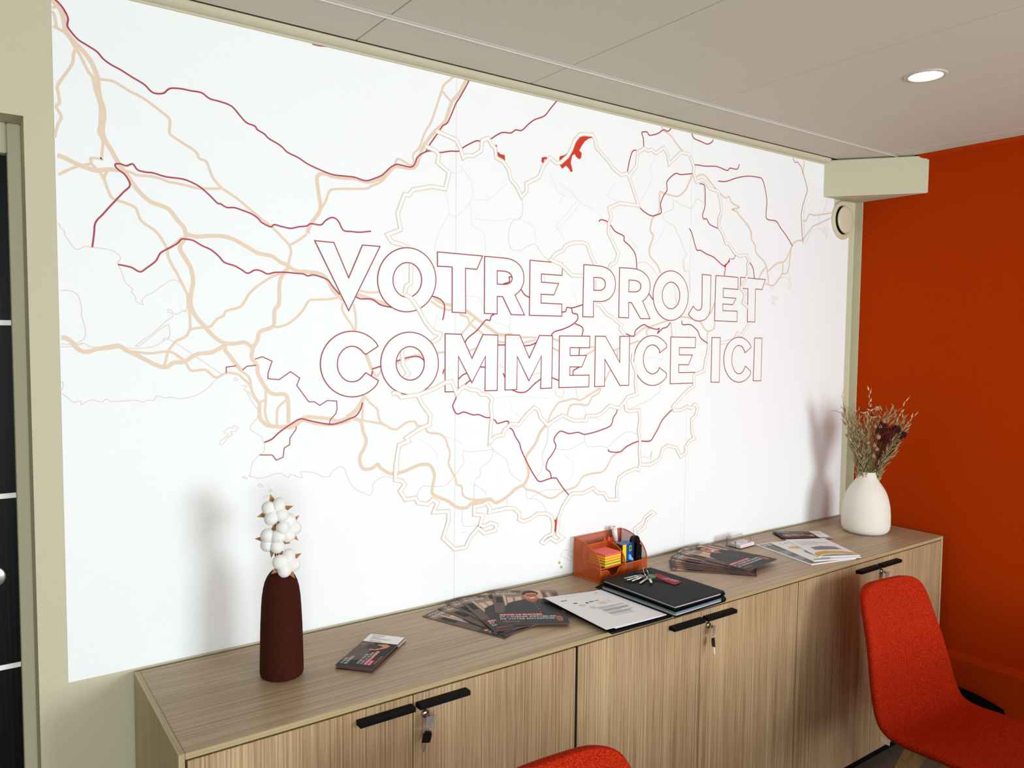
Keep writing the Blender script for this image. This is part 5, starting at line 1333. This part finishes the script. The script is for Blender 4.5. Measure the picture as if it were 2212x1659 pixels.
opanel('bottom_panel', [(0, 0, .002), (OW, 0, .002), (OW, OD, .002), (0, OD, .002)])
opanel('inner_back', [(0, .082, .052), (.122, .082, .052), (.122, .082, .112), (0, .082, .112)])
opanel('inner_back', [(.122, .080, .002), (OW, .080, .002), (OW, .080, .075), (.122, .080, .075)])
opanel('note_shelf', [(0, 0, .050), (.122, 0, .050), (.122, .082, .050), (0, .082, .050)])
P = [(.003, -.001, .004), (.119, -.001, .004), (.119, -.001, .043), (.098, -.001, .043), (.088, -.001, .038), (.080, -.001, .024), (.070, -.001, .020), (.052, -.001, .020), (.044, -.001, .025), (.036, -.001, .038), (.028, -.001, .043), (.003, -.001, .043)]
opanel('drawer_front', P)
opanel('front_panel', [(.127, 0, .004), (OW-.003, 0, .004), (OW-.003, 0, .044), (OW-.006, 0, .047), (.131, 0, .047), (.127, 0, .043)])
OZ = org.location.z
mo = Matrix.Translation(org.location) @ Matrix.Rotation(math.radians(4.0), 4, 'Z')
def inorg(x, y, z): p = mo @ Vector((x, y, z)); return p
# sticky note cube
notes = thing('note_block', 'block of coloured sticky notes in the orange organiser', 'sticky notes', inorg(.022, .0005, .0524), math.radians(4.0))
NC = {'c': rgb(240, 104, 96), 'y': rgb(250, 214, 30), 'o': rgb(244, 142, 26), 'g': rgb(112, 170, 34), 'd': rgb(216, 120, 84)}
z = 0
for ch, th in (('c', .0030), ('y', .0045), ('g', .0050), ('y', .0045), ('d', .0045), ('y', .0045), ('o', .0045), ('y', .0050), ('c', .0035), ('c', .0045)):
    mb = MB(); j = .0003*((z*7919) % 2 > 1); mb.box(0+j, .078+j, 0, .078, z, z+th-.0001); mb.build('note_pad', mat('note_'+ch, NC[ch], .6), notes); z += th
# box of staples
BBLUE = mat('box_blue', rgb(14, 74, 160), 0.35); BYEL = mat('box_yellow', rgb(250, 214, 20), 0.35); BGRN = mat('box_green', rgb(120, 190, 40), 0.35); BDK = mat('box_dark', rgb(40, 48, 40), 0.4)
BLB = mat('box_pale_blue', rgb(120, 190, 230), 0.35); BNV = mat('box_navy', rgb(10, 40, 100), 0.35)
bx = thing('stationery_box', 'small blue and yellow carton standing in the orange organiser', 'box', inorg(.130, .020, .0045), math.radians(4.0))
mb = MB(); mb.box(0, .058, 0, .040, 0, .103, bevel=.0006, seg=1); mb.build('carton', BBLUE, bx)
mb = MB(); rx = Matrix.Rotation(PI/2, 4, 'X'); e = .0002
def fp(L, mi, k=1): put_poly(mb, L, e*k, mi, rx)
fp(rect(0, .019, .0, .103), 1); fp(rect(.019, .022, 0, .103), 5); fp([(.032, .050), (.058, .036), (.058, .044), (.038, .066), (.034, .066)], 4); fp(rect(.034, .046, .076, .096), 2, 2); fp(rect(.037, .043, .082, .091), 3, 3)
fp(rect(.034, .044, .006, .020), 4, 2); fp(rect(.046, .055, .006, .020), 4, 2); fp(rect(.048, .058, .050, .103), 5, 1)
mb.add([(-.0002, 0, 0), (-.0002, 0, .103), (-.0002, .040, .103), (-.0002, .040, 0)], [[0, 1, 2, 3]], 3)
mb.build('carton_print', [BBLUE, BYEL, BGRN, BDK, BLB, BNV], bx)
# stapler standing on end
sp = thing('stapler', 'black stapler standing upright at the right end of the organiser', 'stapler', inorg(.212, .036, .0045), math.radians(4.0))
mb = MB(); P = [(-.021, 0), (.021, 0), (.0225, .05), (.022, .085), (.0235, .088), (.0225, .100), (.019, .112), (.012, .120), (.0, .1225), (-.012, .120), (-.019, .111), (-.021, .095)]
mb.prism(P, -.010, .006, mtx=rx, bevel=.003); mb.build('stapler_body', BLACKP, sp)
mb = MB(); mb.prism([(-.017, .004), (.015, .004), (.016, .09), (-.008, .10)], .0085, .020, mtx=rx, bevel=.003); mb.build('stapler_arm', BLACK, sp)
mb = MB(); mb.prism([(-.004, .02), (.004, .05), (.003, .055), (-.0055, .024)], .0205, .0212, mtx=rx); mb.build('metal_strip', STEEL, sp)
# pens in the slot behind
ORP = mat('pen_orange', rgb(232, 84, 14), 0.35)
WHP = mat('pen_white', rgb(238, 234, 230), 0.3); RDP = mat('pen_red', rgb(196, 22, 30), 0.3)
def pen(lab, p0, p1, r, m, m2, grp=None, cat='pen'):
    a = inorg(*p0); b_ = inorg(*p1); t = thing('pen', lab, cat, a, 0, grp); d = b_-a; L_ = d.length; dn = d.normalized()
    mb = MB(); mb.tube([Vector((0, 0, 0)), dn*L_*.70], r, n=10); mb.build('barrel', m, t)
    mb = MB(); mb.tube([dn*L_*.702, dn*L_*.96], r*1.16, n=10); mb.tube([dn*L_*.96, dn*L_], r*1.1, n=10, r1=r*.6)
    s_ = dn.cross(Vector((0, 1, 0))).normalized(); f_ = s_.cross(dn); 
    mb.box(-r*.28, r*.28, r*1.05, r*1.6, L_*.72, L_*.94, mtx=Matrix((s_, f_, dn)).transposed().to_4x4()); mb.build('cap', m2, t)
    return t
og = 'orange pens in the organiser slot'
for k, (x0, x1, y0, zt) in enumerate(((.128, .121, .100, .118), (.140, .134, .092, .108), (.150, .147, .104, .119), (.158, .163, .093, .106), (.171, .166, .108, .112))):
    pen(['leftmost orange pen in the slot of the organiser', 'short orange pen second from left in the organiser slot', 'middle orange pen, standing tallest in the organiser slot', 'orange pen fourth from left in the organiser slot', 'rightmost orange pen beside the white marker'][k],
        (x0, y0, .006), (x1, y0-.002, zt), .0050, ORP, ORP, og)
pen('thick white marker leaning left in the orange organiser', (.196, .100, .006), (.166, .094, .152), .0080, WHP, WHP, None, 'marker')
pen('red and white marker leaning behind the white one', (.204, .112, .006), (.181, .108, .150), .0058, RDP, RDP, None, 'marker')

# ------------------------------------------------------------------ red upholstered shell chairs
RFAB = fabric_mat('red_fabric', rgb(114, 14, 2), rgb(156, 31, 8), rgb(200, 64, 32))
def chair_shell():
    prof = [(.405, .400), (.395, .416), (.370, .428), (.30, .434), (.22, .432), (.15, .426), (.09, .420), (.05, .420), (.018, .427), (-.008, .444), (-.027, .474), (-.042, .514), (-.060, .578), (-.080, .655), (-.100, .720), (-.118, .780), (-.129, .815), (-.136, .840), (-.140, .856), (-.142, .864)]
    wid = [.150, .182, .203, .219, .226, .228, .227, .226, .224, .222, .219, .215, .209, .201, .192, .182, .172, .155, .124, .078]
    bowl = [.0, .003, .006, .010, .013, .015, .017, .019, .021, .023, .024, .025, .026, .026, .025, .022, .019, .014, .009, .005]
    P = [Vector((0, y, z)) for y, z in prof]
    # resample with Catmull-Rom
    def cr(a, t):
        i = min(len(a)-2, int(t)); f = t-i; q = [a[max(0, i-1)], a[i], a[i+1], a[min(len(a)-1, i+2)]]
        return .5*((2*q[1])+(-q[0]+q[2])*f+(2*q[0]-5*q[1]+4*q[2]-q[3])*f*f+(-q[0]+3*q[1]-3*q[2]+q[3])*f**3)
    NU, NV = 64, 28; mid = []; 
    for iu in range(NU+1):
        t = (len(P)-1)*iu/NU; p = cr(P, t); w_ = cr(wid, t); bo = cr(bowl, t)
        w_ *= 1.0 if p.z < .55 else 1.0-.045*min(1, (p.z-.55)/.15); a = cr(P, max(0, t-.02)); c = cr(P, min(len(P)-1, t+.02)); tg = (c-a).normalized(); nm = Vector((1, 0, 0)).cross(tg).normalized()
        if nm.z < 0 and p.z < .47: nm = -nm
        row = []
        for iv in range(NV+1):
            v = -1+2*iv/NV; v2 = math.sin(v*PI/2)*.35+v*.65
            row.append((p+Vector((1, 0, 0))*w_*v2, nm, bo*v2*v2, abs(v2)))
        mid.append(row)
    # make normals consistent: facing the sitter
    vs = []; idx = {}
    for s in (0, 1):
        for iu in range(NU+1):
            ue = min(1.0, min(iu, NU-iu)/3.0)
            for iv in range(NV+1):
                q, nm, bo, av = mid[iu][iv]
                n_ = nm if (nm.y > 0 or nm.z > .5) else -nm
                edge = math.sqrt(max(0, 1-max(0, (av-.86)/.14)**2))*math.sqrt(max(0.0, 1-(1-ue)**2))
                th = .0045+.0135*edge
                idx[(s, iu, iv)] = len(vs); vs.append(q+n_*(bo+(th if s else -th)))
    fs = []
    for iu in range(NU):
        for iv in range(NV):
            a, b_, c, d = [(iu, iv), (iu+1, iv), (iu+1, iv+1), (iu, iv+1)]
            fs.append([idx[(1,)+a], idx[(1,)+d], idx[(1,)+c], idx[(1,)+b_]]); fs.append([idx[(0,)+a], idx[(0,)+b_], idx[(0,)+c], idx[(0,)+d]])
    for iu in range(NU):
        for iv, fl in ((0, 0), (NV, 1)):
            f = [idx[(0, iu, iv)], idx[(1, iu, iv)], idx[(1, iu+1, iv)], idx[(0, iu+1, iv)]]; fs.append(f if fl else f[::-1])
    for iv in range(NV):
        for iu, fl in ((0, 1), (NU, 0)):
            f = [idx[(0, iu, iv)], idx[(1, iu, iv)], idx[(1, iu, iv+1)], idx[(0, iu, iv+1)]]; fs.append(f if fl else f[::-1])
    bm = bmesh.new(); bv = [bm.verts.new(v) for v in vs]
    for f in fs: bm.faces.new([bv[i] for i in f])
    bmesh.ops.recalc_face_normals(bm, faces=bm.faces[:])
    mb = MB(); mb.bm_add(bm, 0, True); return mb
TAGW = mat('care_tag_white', rgb(226, 206, 206), 0.6)
def make_chair(lab, loc, rz):
    t = thing('shell_chair', lab, 'chair', loc, rz, 'red upholstered chairs')
    o = chair_shell().build('seat_shell', RFAB, t)
    mb = MB(); mb.box(-.11, .11, .06, .30, .385, .406, bevel=.006); mb.build('under_frame', BLACK, t)
    for sx in (-1, 1):
        for (yt, yb_) in ((.27, .39), (.08, -.06)):
            mb = MB(); vs = []
            for (x, y, z, wx, wy) in ((sx*.115, yt, .400, .015, .030), (sx*.225, yb_, .0, .011, .016)):
                for dx, dy in ((-1, -1), (1, -1), (1, 1), (-1, 1)): vs.append((x+dx*wx, y+dy*wy, z))
            mb.add(vs, [[0, 3, 2, 1], [4, 5, 6, 7], [0, 1, 5, 4], [1, 2, 6, 5], [2, 3, 7, 6], [3, 0, 4, 7]][::1]); mb.build('leg', WLEG, t)
    mb = MB(); mb.box(.2245, .2265, .018, .048, .410, .426); mb.build('care_tag', TAGW, t, label='small white care tag')
    return t
make_chair('red fabric shell chair pulled up to the corner cabinet', (2.603, -.800, 0), math.radians(174))
make_chair('red fabric shell chair in the foreground, only its top edge showing', (.930, -1.045, 0), math.radians(176))

# black bag on the floor against the ledge
BAGM = mat('black_bag_cloth', rgb(8, 8, 9), 0.95, spec=.05, bump=.3, bscale=300)
bg = thing('bag', 'black cloth bag on the floor between the red chair and orange ledge', 'bag', (3.27, -.66, 0))
bm = bmesh.new(); bmesh.ops.create_cube(bm, size=1); bmesh.ops.subdivide_edges(bm, edges=bm.edges[:], cuts=5, use_grid_fill=True)
for v in bm.verts:
    x, y, z = v.co; n_ = Vector((x, y, z)); k = .5/max(abs(x), abs(y), abs(z)); r_ = n_.normalized()*.62; n_ = n_*.62+r_*.38
    taper = 1-.45*(z+.5); slope = (.28 if z > 0 else 0)*y*z*2
    v.co = Vector((n_.x*.15*taper, n_.y*.34*(1-.2*(z+.5)), max(0, (n_.z+.475)*.285+.14*slope*.5)))
mb = MB(); mb.bm_add(bm, 0, True); mb.build('bag_body', BAGM, bg)
mb = MB(); mb.tube([(0, -.10, .225), (.004, -.085, .255), (.006, -.03, .275), (.004, .03, .285), (0, .05, .262)], .0085, n=8); mb.build('strap', BAGM, bg)

# table added out of view to shade the chair seats and lower orange wall
tb = thing('unseen_shading_table', 'unseen pale oak table added to shade the red chairs and lower orange wall', 'table', (1.95, -1.96, 0))
lb(-1.30, 1.30, -.42, .42, .715, .740, WTOP, 'table_top', tb, bevel=.002)
for sx in (-1.25, 1.20):
    for sy in (-.34, .34): lb(sx-.025, sx+.025, sy-.025, sy+.025, 0, .7148, BLACK, 'leg', tb)
